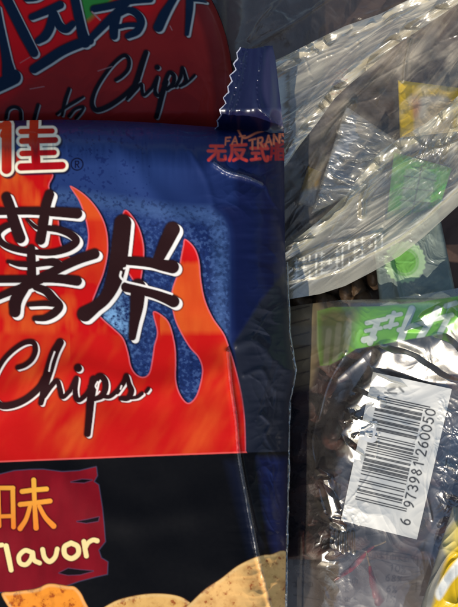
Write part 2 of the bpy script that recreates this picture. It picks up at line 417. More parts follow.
# flames
st = fbm(*[q / s for q, s in zip(rot(x, y, 35), (9, 40))], 23, 4)
st2 = fbm(x / 11, y / 30, 29, 4)
def flame_col(orange):
    o = np.clip(orange, 0, 1)[:, None]
    return lin(196, 15, 14) * (1 - o) + lin(216, 86, 30) * o
FL = [
 [(-20, 171), (48, 171), (49, 186), (51, 200), (58, 214), (60, 240), (68, 256), (80, 258), (86, 250), (88, 235), (85, 218), (79, 201), (70, 186), (85, 195), (98, 210), (106, 228), (108, 250), (104, 272), (97, 290), (93, 304), (101, 317), (113, 328), (123, 338), (128, 352), (131, 366), (136, 374), (143, 377), (149, 373), (152, 360), (154, 346), (157, 332), (153, 312), (163, 316), (170, 325), (175, 345), (176, 362), (176, 380), (180, 394), (188, 403), (196, 396), (201, 380), (202, 368), (198, 357), (190, 348), (182, 335), (175, 320), (172, 305), (172, 290), (178, 272), (181, 256), (183, 246), (185, 239), (194, 247), (199, 260), (201, 280), (205, 300), (213, 318), (224, 334), (230, 350), (235, 366), (242, 394), (245, 419), (246, 452), (246, 475), (-20, 475)],
 [(125, 210), (133, 217), (140, 230), (144, 248), (143, 266), (139, 285), (130, 276), (118, 252), (121, 222)],
]
fl = np.minimum(A.poly(FL[0]), A.poly(FL[1]))
fls = np.minimum(A.poly(FL[0], shift=(2.0, 0.6)), A.poly(FL[1], shift=(2.0, 0.6)))
A.paint(np.maximum(fls - 0.4, -fl), (12, 10, 28), 0.8, 0.95)
ora = 0.03 + 0.8 * st2
above = ((y < 333) & (x > 60) & (y > 285)).astype(float)
lowd = ((x > 160) & (y > 262) & (y < 333))
ora = np.where(lowd, 0.85 + 0.3 * st2, ora)
ora = np.where((x > 68) & (x < 110) & (y < 219), 0.75 + 0.2 * st2, ora)
ora = np.where((x > 68) & (x < 112) & (y >= 219) & (y < 285), 0.25 * (1 + st2), ora)
ora = np.where((x < 52) & (y < 206), 0.4 + 1.1 * st2, ora)
ora = np.where((x < 125) & (y > 296) & (y < 345), 0.1 + 0.8 * st2 + 0.3 * sm((110 - x) / 60), ora)
low = y >= 333
band1 = np.exp(-(((x - 48) + (y - 395) * -0.55) / 24) ** 2) * sm((y - 350) / 30)
band2 = np.exp(-(((x - 213) + (y - 395) * 0.28) / 13) ** 2) * sm((y - 333) / 20)
ora = np.where(low, 0.02 + 0.3 * np.clip(st, 0, 1) + (0.55 * band1 + 0.55 * band2) * (0.7 + 1.2 * st), ora)
ora = np.where(low & (x < 70) & (y < 372), ora + 0.35 * sm((372 - y) / 30) * (0.8 + st), ora)
ora = ora.reshape(PX.shape); kk = 5
pad = np.pad(ora, ((kk, kk), (0, 0)), mode='edge'); ora = sum(pad[i:i + ora.shape[0]] for i in range(2 * kk + 1)) / (2 * kk + 1.0)
A.paint(fl, flame_col(ora.ravel()), 0.5)
A.paint(np.abs(fl + 0.5) - 0.55, (226, 108, 116), 0.5, 0.75)
A.lab[fl < 0.3] = 1
# right side painted charcoal, darker than the blue field
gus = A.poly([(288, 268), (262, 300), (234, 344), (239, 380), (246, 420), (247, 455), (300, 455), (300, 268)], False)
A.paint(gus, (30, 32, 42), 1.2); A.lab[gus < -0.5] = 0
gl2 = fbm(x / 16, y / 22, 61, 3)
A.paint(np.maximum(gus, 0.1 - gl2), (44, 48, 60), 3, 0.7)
# black foot of the bag
yl = np.interp(x, [-20, 0, 150, 246, 300], [463, 462, 456, 452.5, 451])
A.paint(yl - y, (9, 8, 9), 0.5); A.lab[(y > yl)] = 0
A.paint(np.abs(y - yl + 0.4) - np.where(x < 247, 0.7, -5), (236, 92, 84), 0.5, 0.9)
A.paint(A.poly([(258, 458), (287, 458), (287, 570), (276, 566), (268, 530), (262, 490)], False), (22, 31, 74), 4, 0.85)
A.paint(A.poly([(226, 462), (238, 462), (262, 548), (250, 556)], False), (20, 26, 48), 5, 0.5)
# brand characters, red on cream
BR = [([(-9, 127), (6, 125), (3, 134)], 4.2), ([(6.5, 124), (6.5, 168)], 6.2),
      ([(34, 120.5), (33, 142)], 5.6), ([(21, 130.5), (52, 130)], 3.3), ([(22, 140), (55, 139)], 3.8), ([(35, 142), (36, 163)], 5.6),
      ([(22, 152.5), (54, 151.5)], 3.5), ([(21, 166), (62, 164.5)], 4.6)]
BR = [([(a, b + 1.0) for a, b in p], r * 0.82) for p, r in BR]
d = A.strokes(BR)
A.paint(A.strokes(BR, (1.6, 1.8)) - 3.0, (18, 14, 40), 0.8, 0.9)
A.paint(d - 2.7, (250, 238, 205), 0.6)
tone = np.clip((40 - x) / 60 + (150 - y) / 50, 0, 1)[:, None]
A.paint(d, lin(168, 8, 16) * (1 - tone) + lin(232, 70, 30) * tone, 0.5)
A.lab[d < 3.2] = 2
# registered mark
rg = np.hypot(x - 77, y - 164.2)
A.paint(np.abs(rg - 5.9) - 0.65, (14, 16, 44), 0.45); 
A.paint(A.strokes(text('R', 74.9, 161.2, 4.4, 6.2, 0.62)), (14, 16, 44), 0.4)
A.lab[rg < 6.8] = 2
# title characters
TI = [([(6.5, 197), (10, 207), (14, 222), (20, 238)], [5.2, 5.5, 6.2, 6.0]), ([(49.5, 194.5), (46, 206), (43, 225), (40.5, 240)], [5.2, 5.4, 5.6, 5.4]),
      ([(-8, 211.5), (30, 211), (55, 212), (77, 213.5)], [4.2, 4.2, 5.2, 5.8]),
      ([(16, 224.5), (6, 226), (-2, 233), (1, 242), (14, 248.5), (34, 252), (52, 252.5), (68, 248), (76, 241), (70, 234), (58, 229.5), (47, 228)], [3, 3.4, 3.6, 3.6, 3.4, 3.2, 3.6, 4.2, 4.4, 4.2, 3.6, 3.4]),
      ([(27, 219), (34, 226), (40, 229)], [1.6, 2.4, 2.4]),
      ([(31, 249), (31.5, 268), (32, 284)], [4.8, 5, 5]),
      ([(8, 261.5), (18, 264), (30, 264.5)], [1.6, 3, 3.4]), ([(35, 264.5), (52, 262), (60, 266)], [3.2, 4.6, 5]),
      ([(-8, 279.5), (30, 279), (56, 278.5), (77, 281)], [4, 4.2, 5, 5.4]),
      ([(94.5, 254), (78, 259.5), (60, 268), (44, 277), (27, 285.5), (10, 292), (-6, 299)], [5.6, 5.4, 5, 5.5, 5, 4, 3.2]),
      ([(24, 287), (16, 300), (15, 312)], [6, 7, 6]),
      ([(36, 287), (46, 291), (53, 299), (59, 306), (54, 313), (45, 318), (35, 318.5)], [4, 4.6, 5, 4.8, 4.6, 3.6, 2.8]),
      ([(29, 304.5), (44, 303.5), (54, 304)], [2.6, 3, 3.4])]
TI2 = [([(123, 223), (121, 240), (118.5, 260), (114, 280), (106, 297), (95, 307), (85, 314)], [9, 9.4, 9.4, 8.6, 6.4, 6.2, 8.2]),
       ([(172.5, 229.5), (166, 243), (158.5, 259)], [8, 7.2, 5.6]),
       ([(120, 260), (148, 262.5), (161, 265), (172.5, 267)], [4.6, 5, 6, 7]),
       ([(126, 287), (150, 292), (164, 297), (173.5, 301.5)], [5.4, 5.6, 6, 6.4]),
       ([(138, 287), (137, 306), (134.5, 322), (132.5, 337)], [8.4, 7, 5.2, 3.8])]
TI = [(p_, np.array(r_) * 0.92) for p_, r_ in TI]; TI2 = [(p_, np.array(r_) * 0.94) for p_, r_ in TI2]
A.brush(TI, (42, 20, 19), (244, 236, 224), lab=3)
A.brush(TI2, (42, 20, 19), (244, 236, 224), lab=3)
wl = A.strokes([([(121, 272), (120.5, 277), (126, 281.5), (140, 285), (158, 289.5), (172, 294)], 1.05), ([(124, 268.5), (132, 266.8), (150, 269)], 0.9)])
A.paint(wl, (244, 236, 224), 0.5, lab=3)
# script word
CH = [([(18, 367.5), (25, 365), (32, 359), (35.5, 350), (33, 342.5), (24, 343), (12, 351), (2, 362), (-6, 378), (-8, 394), (0, 405), (12, 405), (26, 399), (39, 388), (45, 378)], [2.6, 2.6, 2.6, 2.7, 2.7, 2.6, 2.4, 2.4, 2.5, 2.8, 3.6, 3.6, 3.4, 3.4, 3.4]),
      ([(60, 342.5), (54, 354), (49, 370), (45, 384), (41, 403)], [4.0, 4.6, 4.6, 4.2, 2.6]),
      ([(44, 396), (51, 386), (57, 381), (60, 389), (62.5, 397), (70, 391)], [2.6, 2.8, 2.6, 2.6, 2.4, 2.2]),
      ([(70, 391), (76.5, 378), (75, 391), (78, 400), (86, 395), (92, 386)], [2.2, 2.2, 2.8, 2.6, 2.4, 2.8]),
      ([(78, 367.8), (78.2, 368.3)], 3.9),
      ([(94, 380), (91, 396), (89.5, 414), (87.5, 434)], [4.4, 4.2, 3.6, 3.2]),
      ([(91, 387), (99, 376.5), (104.5, 380), (105.5, 388), (102, 396), (94, 399)], [3.2, 3.2, 3.2, 3.2, 2.8, 2.6]),
      ([(102, 396), (110, 396.5), (118, 390)], [2.4, 2.2, 2.2]),
      ([(117, 392), (124, 382), (126.5, 375.5), (129, 384), (131.5, 391), (128, 398), (121, 398.5)], [2.6, 2.6, 2.2, 2.6, 3.0, 2.8, 2.4]),
      ([(129, 398), (137, 397), (142, 393.5)], 1.9), ([(148.5, 388.8), (146.5, 391.5)], 1.8)]
A.brush(CH, (42, 14, 14), (240, 226, 214), shift=(1.7, 1.3), grow=-0.1, halo=(60, 6, 8), lab=4, hw=0.9)
hi = A.strokes([([(54.5, 352), (51, 362), (49, 371)], 0.8), ([(97.5, 382), (95.5, 386), (97, 389)], 0.8), ([(121.5, 386), (120.5, 389)], 0.8), ([(99.5, 391.5), (97.5, 394)], 0.7)])
A.paint(hi, (238, 224, 214), 0.45, lab=4)
# flavour panel
FP = [(-10, 475), (0, 474.5), (14, 471), (30, 469.8), (43, 469.6), (62, 472), (79, 471), (96, 467), (97, 475.6), (93.6, 481.6), (98.4, 485), (100, 495), (102, 508), (103.7, 525), (105, 541.6), (98.4, 550), (101, 558), (107.6, 562), (107, 574), (96, 576.5), (79, 581), (65, 586), (49, 583.6), (36, 588.5), (14, 593), (0, 592), (-10, 592)]
fp = A.poly(FP, False)
A.paint(fp - 0.9, (70, 62, 84), 0.6, 0.9)
pt = fbm(x / 14, y / 40, 71, 3)
A.paint(fp, lin(132, 14, 26) * (0.9 + 0.22 * pt)[:, None], 0.5)
for pg in ([(71, 482), (82, 479.4), (92, 480), (84, 482.6)], [(77, 521.5), (88, 519.5), (99, 517), (98, 521), (86, 523)], [(59, 573), (68, 568.5), (80, 570), (93, 571), (80, 574.5), (68, 575)]):
    q = A.poly(pg, False); A.paint(q - 0.8, (78, 60, 84), 0.5, 0.7); A.paint(q, (16, 10, 12), 0.4)
A.lab[fp < 0.9] = 5
WEI = [([(-2, 489), (-1, 526)], 2.2), ([(-2, 488), (13, 488)], 2.2), ([(12.6, 488), (13.4, 527)], 2.3), ([(-2, 516.5), (13, 516)], 2.0),
       ([(33.6, 480), (34.6, 505), (36, 528)], [2.4, 2.2, 2.6]), ([(22, 491.5), (34, 490), (46.5, 489)], 2.4), ([(20, 504.5), (34, 503), (50, 501)], 2.4),
       ([(30, 506), (26, 519), (20, 528.5)], [2, 2.2, 2.6]), ([(39, 506), (45, 517), (53.5, 526)], [2, 2.3, 2.8])]
d = A.strokes(WEI); A.paint(d - 1.3, (70, 6, 10), 0.8, 0.7)
tone = np.clip((y - 480) / 50 + 0.3 * pt, 0, 1)[:, None]
A.paint(d, lin(244, 176, 62) * (1 - tone) + lin(240, 128, 42) * tone, 0.5); A.lab[d < 0.6] = 6
FV = [([(-9, 546), (2, 545)], 2.2), ([(6, 546), (8.6, 558), (11, 570)], [2.6, 2.6, 2.4]),
      ([(32, 552.5), (25, 550.5), (19, 556), (20, 563), (26, 564.5), (31, 559), (32.5, 552.5), (34, 560), (39.5, 563)], 2.3),
      ([(42.5, 549.5), (44.5, 557.5), (49.5, 561.5), (55, 557), (57.2, 549)], [2.4, 2.4, 2.5, 2.3, 2.3]),
      ([(71, 543), (64.5, 547), (65, 555), (71.5, 558.5), (78, 554), (77.5, 546.5), (71, 543)], 2.5),
      ([(83.8, 541.5), (85, 549), (86.3, 556)], 2.4), ([(85, 549), (88, 543), (93, 540), (97, 540.8)], [2, 2.2, 2.3, 2.5])]
d = A.strokes(FV); A.paint(d - 1.1, (64, 6, 10), 0.8, 0.7); A.paint(d, (250, 222, 150), 0.5); A.lab[d < 0.6] = 6
# pictured potato crisps at the foot
cn = fbm(x / 7, y / 7, 81, 4); cn2 = fbm(x / 3, y / 3, 85, 3)
for pg, c0 in (([(2, 596), (14, 592), (36, 589), (49, 584), (66, 586), (76, 588), (84, 600), (90, 625), (30, 625)], (250, 150, 46)),
               ([(98, 615), (112, 603), (130, 597), (151, 594), (172, 595), (186, 600), (196, 612), (196, 640), (98, 640)], (238, 184, 104)),
               ([(184, 612), (193, 601), (206, 589), (221, 579), (238, 566), (256, 557.5), (270, 555), (290, 558), (296, 640), (184, 640)], (240, 186, 112))):
    q = A.poly(pg)
    t1 = np.clip(0.25 + cn, 0, 1)[:, None]; t2 = np.clip((cn2 * 0.6 + cn * 0.6 - 0.2) * 3.5, 0, 1)[:, None] * 0.75
    cc = lin(*c0) * (1 - 0.5 * t1) + lin(150, 80, 22) * 0.5 * t1; cc = cc * (1 - t2) + lin(150, 52, 18) * t2
    A.paint(q - 0.8, (70, 34, 12), 0.8, 0.7); A.paint(q, cc, 0.6)
    A.paint(np.abs(q + 1.6) - 1.2, (238, 204, 140), 1.2, 0.45); A.lab[q < 0] = 7
# health claim near the top corner
d = A.strokes(text('无反式', 208, 143.5, 17.5, 16.5, 1.55, 0.8, 0.22))
dd = A.strokes(text('脂', 270.5, 143, 14, 16.5, 1.2, 0))
A.paint(d, (236, 72, 58), 0.6, lab=8, thr=0.8); A.paint(dd, (176, 34, 40), 0.6, lab=8, thr=0.8)
d = A.strokes([([(238, 130), (244, 138), (256, 133), (264, 130), (250, 128.5), (238, 129)], 1.0)] + text('TRANS', 247, 141, 6.4, 9.5, 0.95, -14, 0.3, 0.25) + text('FAT', 224, 138, 5.5, 7, 0.75, -6, 0.3, 0.2) + text('T', 277, 130, 6, 8, 0.8, -4))
A.paint(d, (246, 128, 84), 0.6, lab=8, thr=0.8)

A.lab[ridge(x, y, CREASE, 1.0, 1.5) > 0.3] = 9; A.lab[ridge(x, y, CREASE3, 1.0, 1.2) > 0.3] = 11
# back side of the bag
ub = np.linspace(0, 1, 60); vb = np.linspace(0, 1, 60)
Yb, Ub = np.meshgrid(121 + vb * 599, ub, indexing='ij')
PXb = -300 + Ub * (bag_right(Yb) + 300); PYb = bag_top(PXb) + (Yb - 121) * (720 - bag_top(PXb)) / 599.0
XRb = bag_right(PYb)
trb = np.clip((XRb - PXb) / 60, 0, 1); ttb = np.clip((PYb - bag_top(PXb)) / 60, 0, 1)
Zb = 0.0318 - 0.0285 * dome(trb) ** 0.9 * dome(ttb) ** 0.9
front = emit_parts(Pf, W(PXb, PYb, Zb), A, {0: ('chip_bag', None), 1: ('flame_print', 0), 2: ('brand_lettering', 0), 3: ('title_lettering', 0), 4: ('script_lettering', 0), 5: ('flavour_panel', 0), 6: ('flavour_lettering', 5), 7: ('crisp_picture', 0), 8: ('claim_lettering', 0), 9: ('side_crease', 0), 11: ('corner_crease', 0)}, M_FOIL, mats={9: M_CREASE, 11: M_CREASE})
bag = front[0]
tag(bag, 'large navy chip bag with orange flames and a dark red flavour panel, nearest the viewer', 'chip bag', 'printed chip bags')

# end seal of the front bag, with a saw-cut side
v = np.linspace(0, 1, 150); uu = np.linspace(0, 1, 120)
v = np.linspace(0, 1, 260); V_, U_ = np.meshgrid(v, uu, indexing='ij')
saw = np.abs(((V_ * 7.6) % 1) - 0.5) * 2
xl = 238.5 + (213.5 - 238.5) * V_ ** 1.15 + 3.4 * (saw - 0.5) + 0.6 * np.sin(V_ * 31)
xr = np.interp(V_, [0, 0.15, 0.5, 1], [272.5, 275.5, 279, 284])
ex = xl + (xr - xl) * U_
topy = 47.5 - 1.2 * np.abs(((U_ * 9) % 1) - 0.5) + 1.5 * np.sin(U_ * 5)
ey = topy + (133 - topy) * V_
ez = 0.0455 + 0.0085 * sm((1 - V_) / 0.3) + 0.001 * (1 - V_) - 0.006 * sm((V_ - 0.9) / 0.1) * 0
ez = ez + ridge(ex, ey, [(244, 46), (239, 75), (233, 100), (228, 122)], 0.0009, 3.2) + ridge(ex, ey, [(253, 48), (250, 80), (240, 110)], 0.0005, 3.0)
ez = ez + ridge(ex, ey, [(262, 50), (257, 90), (262, 112), (280, 124)], 0.0011, 4.5) - 0.003 * sm((ex - 268) / 14) + 0.00022 * crumple(ex / 16, ey / 60, 91, 2)
for P_, w_ in (([(244, 46), (239, 75), (233, 100), (228, 122)], 1.6), ([(248, 47), (243, 80), (236, 108)], 1.0), ([(262, 50), (257, 90), (262, 112), (280, 124)], 0.9)):
    ez = ez + 0.00022 * (vnoise(ex / 1.8, ey / 2.4, 98) + vnoise(ex / 4, ey / 7, 99)) * ridge(ex, ey, P_, 1.0, w_)
E = Art(ex, ey, (19, 22, 56)); gfac = fbm(E.x / 10, E.y / 40, 93, 3)
E.paint(-0.1 - gfac, (15, 17, 46), 2.0, 0.6)
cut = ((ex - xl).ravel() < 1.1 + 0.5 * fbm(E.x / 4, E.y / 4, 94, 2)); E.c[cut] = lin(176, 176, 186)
el = E.poly([(268, 50), (274, 52), (279, 90), (283, 127), (272, 114), (263, 92), (264, 66)]); E.paint(el, (52, 50, 78), 2.0, 0.6)  # lens-shaped facet painted lighter, its sheen put into the colour
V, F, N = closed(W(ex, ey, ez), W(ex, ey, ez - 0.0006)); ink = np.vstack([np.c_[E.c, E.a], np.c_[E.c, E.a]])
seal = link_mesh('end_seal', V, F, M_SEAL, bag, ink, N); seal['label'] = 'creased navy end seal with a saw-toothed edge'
# thin welded fin along the right edge
sv, su = np.meshgrid(np.linspace(262, 640, 420), np.linspace(0, 1, 7), indexing='ij')
sx = bag_right(sv) - 1.5 + su * (3.6 + 0.9 * fbm(sv / 14, sv / 50, 95, 3)); sz = 0.0325 + 0.0012 * np.sin(su * 2.6) + 0.0008 * crumple(sv / 9, su * 2 + sv / 30, 97, 3)
F_ = Art(sx, sv, (120, 118, 116), 0.4)
V, F, N = closed(W(sx, sv, sz), W(sx, sv, sz - 0.0005)); ink = np.vstack([np.c_[F_.c, F_.a]] * 2)
link_mesh('side_seam', V, F, M_SILVER, bag, ink, N)

# ================================================================== REAR CHIP BAG
def rear_right(y): return np.interp(y, [-160, -60, -30, -10, 0, 10, 22, 36, 52, 75, 110, 160], [120, 172, 193, 206, 212, 217, 222, 226.5, 230, 233.5, 237, 240])
xs = np.concatenate([np.arange(-200, -6, 6.0), np.arange(-6, 241, 0.65)]); u = (xs + 200) / 441.0
ys = np.concatenate([np.arange(-160, -6, 6.0), np.arange(-6, 136, 0.65), np.arange(136, 160, 4)])
Y0, U = np.meshgrid(ys, u, indexing='ij'); PX = -200 + U * (rear_right(Y0) + 200); PY = Y0
tr = (rear_right(PY) - PX) / 40.0
Z = 0.0045 + 0.011 * dome(tr * 0.9 + 0.01) + 0.0010 * fbm(PX / 16, PY / 60, 105, 2) * np.exp(-tr) + 0.0012 * fbm(PX / 60, PY / 60, 101, 3) - 0.010 * sm((PY - 110) / 45) + 0.0003 * crumple(PX / 30, PY / 40, 103, 3)
B = Art(PX, PY, (176, 40, 34)); x, y = B.x, B.y
bn = fbm(x / 40, y / 40, 111, 3)
B.paint(-bn * 20, (152, 32, 30), 12, 0.6)
B.paint(x * 0 + (200 - x), (182, 54, 44), 20, 0.7)
B.paint(B.poly([(-20, -40), (165, -40), (150, 14), (96, 30), (60, 52), (28, 74), (-20, 96)]), (240, 22, 26), 12)
B.paint(B.poly([(67, -40), (124, -40), (112, 0), (96, 14), (84, 22), (76, 10)]), (64, 150, 60), 3)
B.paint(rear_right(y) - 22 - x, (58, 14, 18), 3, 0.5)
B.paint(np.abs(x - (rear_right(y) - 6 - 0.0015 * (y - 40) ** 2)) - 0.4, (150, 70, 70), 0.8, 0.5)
RT = [([(-3, 8), (0, 25), (4, 45), (7, 62), (9, 74)], [3.4, 3.6, 4, 5, 7]), ([(13, 77), (4, 83), (-8, 90)], [8, 6.5, 5]),
      ([(4, -6), (14, 14), (24, 34), (34, 53)], [5, 5, 5, 4.4]),
      ([(27, -2), (36, -3), (44, -8)], 4),
      ([(60, 5), (48, 10.5), (32, 17)], [4.2, 4, 3.4]), ([(53, 12), (50, 27), (45, 36), (38, 41)], [4, 4.6, 4.6, 3.4]), ([(54, 14), (59, 25), (66, 29), (73, 24)], [4, 4.4, 4.4, 3.4]),
      ([(74, -5), (78, 14), (82, 32), (85, 42)], [4.4, 4.6, 5, 6]), ([(34, 69), (48, 60), (62, 51), (78, 44), (90, 41)], [4.6, 5, 5, 5, 4]),
      ([(90, 39), (106, 23), (120, 9), (132, -3)], [3.4, 4, 4.2, 4]), ([(94, 9), (110, 6), (130, 1), (150, -1)], [3.6, 3.6, 3.6, 3.8]),
      ([(117, 16), (114, 26), (114, 36)], [4, 5, 4]), ([(117, 15), (128, 10), (137, 14), (141, 22), (137, 31), (128, 36)], [3.2, 3.4, 3.8, 4.2, 4.2, 3]), ([(117, 27), (128, 25), (138, 25)], [2.6, 2.4, 2.6]),
      ([(176, -5), (170, 5), (164, 15), (158.5, 27)], [3.6, 4, 5, 5.2]), ([(190, -5), (189.5, 10), (187, 34)], [4, 3.8, 2.2]), ([(190, 0), (198, 0), (206, 2)], [2, 2, 1.2])]
B.brush(RT, (22, 40, 60), (206, 200, 184), shift=(1.7, 1.5), grow=0.0, halo=(40, 8, 12), lab=1, hw=1.0)
RC = [([(116, 80), (122, 76), (128, 69), (129, 60), (124, 55.5), (114, 63), (103, 77), (95, 91), (92, 103), (96, 110), (107, 107), (121, 98), (133, 87), (138, 80)], [1.8, 1.9, 2, 2, 2, 1.9, 1.9, 2, 2.2, 2.6, 2.6, 2.4, 2.4, 2.4]),
      ([(146, 52.5), (142, 64), (137, 80), (132, 91), (127, 99)], [2.6, 3, 3, 2.6, 1.8]), ([(129, 97), (136, 89), (141, 84), (142, 90), (144, 95), (152, 88)], [1.8, 2, 1.8, 1.8, 1.8, 1.6]),
      ([(152, 88), (157.5, 77), (155, 90), (158, 95.5), (164, 90)], [1.6, 1.7, 2, 2, 1.8]), ([(157.2, 67.3), (157.6, 67.6)], 2.6),
      ([(166, 82), (162, 95), (159, 108), (156.5, 117)], [2.8, 2.8, 2.5, 2.2]), ([(164, 84), (169, 73), (174, 76), (173, 84), (167, 89)], 2.2), ([(171, 87), (177, 85)], 1.7),
      ([(176, 86), (181, 76), (182.3, 67.5), (185, 76), (186, 82), (180, 86)], [2, 2, 1.6, 2, 2.2, 1.8]), ([(185, 84), (190, 80), (194.5, 75.5)], 1.4)]
B.brush(RC, (26, 20, 26), (196, 186, 172), shift=(1.2, 0.9), grow=-0.15, halo=(36, 8, 10), lab=2, hw=0.7)
RP = [([(6, 118), (8, 110), (14, 107), (20, 110), (21, 119)], 1.7), ([(38, 105), (36, 112), (34, 120)], 1.8), ([(69, 89), (65, 101), (62, 115)], [1.8, 2, 1.6]), ([(57, 114), (66, 107), (76, 101), (83, 97)], [1.4, 1.7, 1.7, 1.2]), ([(69, 116), (75, 109), (83, 107), (81, 112), (76, 118)], 1.6)]
B.brush(RP, (26, 20, 26), (180, 170, 158), shift=(1.2, 1.0), grow=-0.25, halo=(36, 8, 10), lab=2, hw=0.6)
sc = B.strokes([([(20, 63), (30, 57)], 0.25), ([(30, 89), (44, 86.5)], 0.35), ([(98, 71), (112, 66.5)], 0.4), ([(92, 12), (100, 20)], 0.8), ([(172, 30), (170, 26)], 0.4)])
B.paint(sc, (210, 150, 140), 0.5, 0.7)
xb = np.linspace(0, 1, 40); Yb, Ub = np.meshgrid(np.linspace(-160, 160, 40), xb, indexing='ij'); PXb = -200 + Ub * (rear_right(Yb) + 200)
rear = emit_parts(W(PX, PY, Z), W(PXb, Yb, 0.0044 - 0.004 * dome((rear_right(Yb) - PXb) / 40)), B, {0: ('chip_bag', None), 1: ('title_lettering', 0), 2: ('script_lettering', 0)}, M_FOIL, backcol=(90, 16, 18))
tag(rear[0], 'dark red chip bag with navy white-edged characters, half hidden behind the navy bag', 'chip bag', 'printed chip bags')

# ================================================================== CLEAR PACKETS
def strip_grid(x0, x1, top, bot, step, extend=520):
    """sheet between two polylines top(x), bot(x)"""
    xs = np.concatenate([np.arange(x0, 466, step), np.arange(466, x1, 5.0)])
    tx, ty = np.array(top, float).T; bx, by = np.array(bot, float).T
    hmax = (np.interp(xs, bx, by) - np.interp(xs, tx, ty)).max()
    v = np.linspace(0, 1, max(8, int(hmax / step)))
    Vv, X = np.meshgrid(v, xs, indexing='ij')
    T = np.interp(X, tx, ty); Bt = np.interp(X, bx, by)
    # soften the polyline a little
    return X, T + (Bt - T) * Vv, Vv

def back_sheet(X, Y, z):
    r = np.unique(np.linspace(0, X.shape[0] - 1, 24).astype(int)); c = np.unique(np.linspace(0, X.shape[1] - 1, 24).astype(int))
    return X[np.ix_(r, c)], Y[np.ix_(r, c)], r, c

def film(name, X, Y, Z, art, mat, names=None, drop=0.012, mats=None):
    xb, yb, r, c = back_sheet(X, Y, None)
    zb = np.maximum(0.0015, Z[np.ix_(r, c)] - drop)
    return emit_parts(W(X, Y, Z), W(xb, yb, zb), art, names or {0: (name, None)}, mat, mats=mats)

GR = 'clear plastic food packets'
# --- rear packet seen at the top, dark inside
X, Y, Vv = strip_grid(208, 520, [(208, -40), (520, -40)], [(208, 60), (300, 62), (360, 40), (420, 10), (520, -30)], 1.0)
Z = 0.003 + 0.013 * sm((X - 212) / 40) + 0.003 * fbm(X / 50, Y / 50, 201, 3) * sm((X - 212) / 40) + sharp(X, Y, [[(226, 36), (252, 18), (284, -4)], [(232, 46), (270, 30), (312, 8), (330, -4)], [(254, 44), (258, 26), (272, 12), (286, 18), (284, 38)], [(300, 52), (350, 22), (400, 2)]], 1.1, 0.0003, 402) + 0.0006 * crumple(X / 26, Y / 26, 203, 3)
Z = Z + ridge(X, Y, [(250, 40), (262, 20), (285, -5)], 0.0012, 2.2) + ridge(X, Y, [(254, 46), (300, 18), (335, -6)], 0.0012, 2.2)
q = Art(X, Y, (50, 40, 44), 0.0)
o = film('snack_packet', X, Y, Z, q, M_REAR)[0]
tag(o, 'dark clear plastic packet at the very top, behind the navy end seal', 'packet', GR)
# --- strip with crumpled seam (between the pale band and the bright fold)
TOPA = [(262, 66), (285, 56), (320, 38), (345, 26), (380, 14), (420, -6), (520, -60)]
BOTB = [(262, 196), (284, 168), (300, 145), (318, 122), (335, 98), (350, 84), (372, 66), (395, 46), (425, 26), (458, 4), (520, -30)]
X, Y, Vv = strip_grid(262, 520, TOPA, BOTB, 0.6)
rx, ry = rot(X, Y, -32)
wid = np.interp(X, [262, 300, 350, 400, 458], [130, 90, 60, 45, 40])
dB = (1 - Vv) * wid * 0.8; dA = Vv * wid * 0.8
Z = 0.031 + 0.001 * sm(dB / 16) + 0.0012 * fbm(rx / 70, ry / 50, 211, 2) - 0.006 * sm((292 - X) / 30)
amp = 0.0006 + 0.0001 * np.exp(-(dB / 11) ** 2)
gb = np.exp(-((dB - 6) / 5.5) ** 4) * np.clip(0.75 + 1.3 * fbm(rx / 36, ry / 9, 217, 3) + 0.45 * sm((X - 320) / 60), 0, 1)
gb = np.maximum(gb, 0.9 * np.exp(-((dA - 5) / 5) ** 4) * sm((fbm(rx / 20, ry / 10, 218, 2) + 0.35) * 3))
Z = Z * (1 - gb) + (0.032 + facets(X, Y, 0.032, 29, 219, (370, 60), 0.93, 2.0)) * gb
Z = Z + amp * crumple(rx / 60, ry / 11, 213, 3) * np.clip(dB / 1.5, 0.2, 1) + 0.0005 * np.exp(-((dA - 5) / 5) ** 2)
Z = Z + sharp(X, Y, [[(290, 128), (312, 100), (336, 78), (360, 58)], [(300, 110), (330, 70), (360, 44)], [(318, 60), (350, 46), (400, 14)], [(296, 74), (304, 58), (312, 80)], [(330, 92), (352, 70), (384, 50), (420, 22)]], 1.2, 0.0004, 403)
q = Art(X, Y, (226, 214, 184), 0.0); fa = 0.5 * fbm(rx.ravel() / 40, ry.ravel() / 9, 215, 4) + 0.5 * crumple(rx.ravel() / 60, ry.ravel() / 14, 216, 3)
q.a = np.clip(0.27 + 0.6 * fa, 0.04, 0.75) * sm((q.x - 270) / 90 + (120 - q.y) / 160 + 0.25)
bandA = np.exp(-((dA.ravel() - 4) / 4.2) ** 2); q.a = np.maximum(q.a, 0.5 * bandA)
d = q.strokes([([(332 + 4 * i + 2 * (k % 2), 74 + 5 * k - 1.5 * i), (335 + 4 * i, 75 + 5 * k - 1.5 * i + (i % 3) - 1)], 0.7) for k in range(5) for i in range(4) if (i * 3 + k * 5) % 7])
q.paint(d, (120, 52, 44), 0.8, 0.8, alpha=0.7, lab=1, thr=0.3)
o = film('snack_packet', X, Y, Z, q, M_MILKY, {0: ('snack_packet', None), 1: ('red_print', 0)})[0]
tag(o, 'milky clear packet whose crumpled shiny seam runs diagonally above the yellow sachet', 'packet', GR)

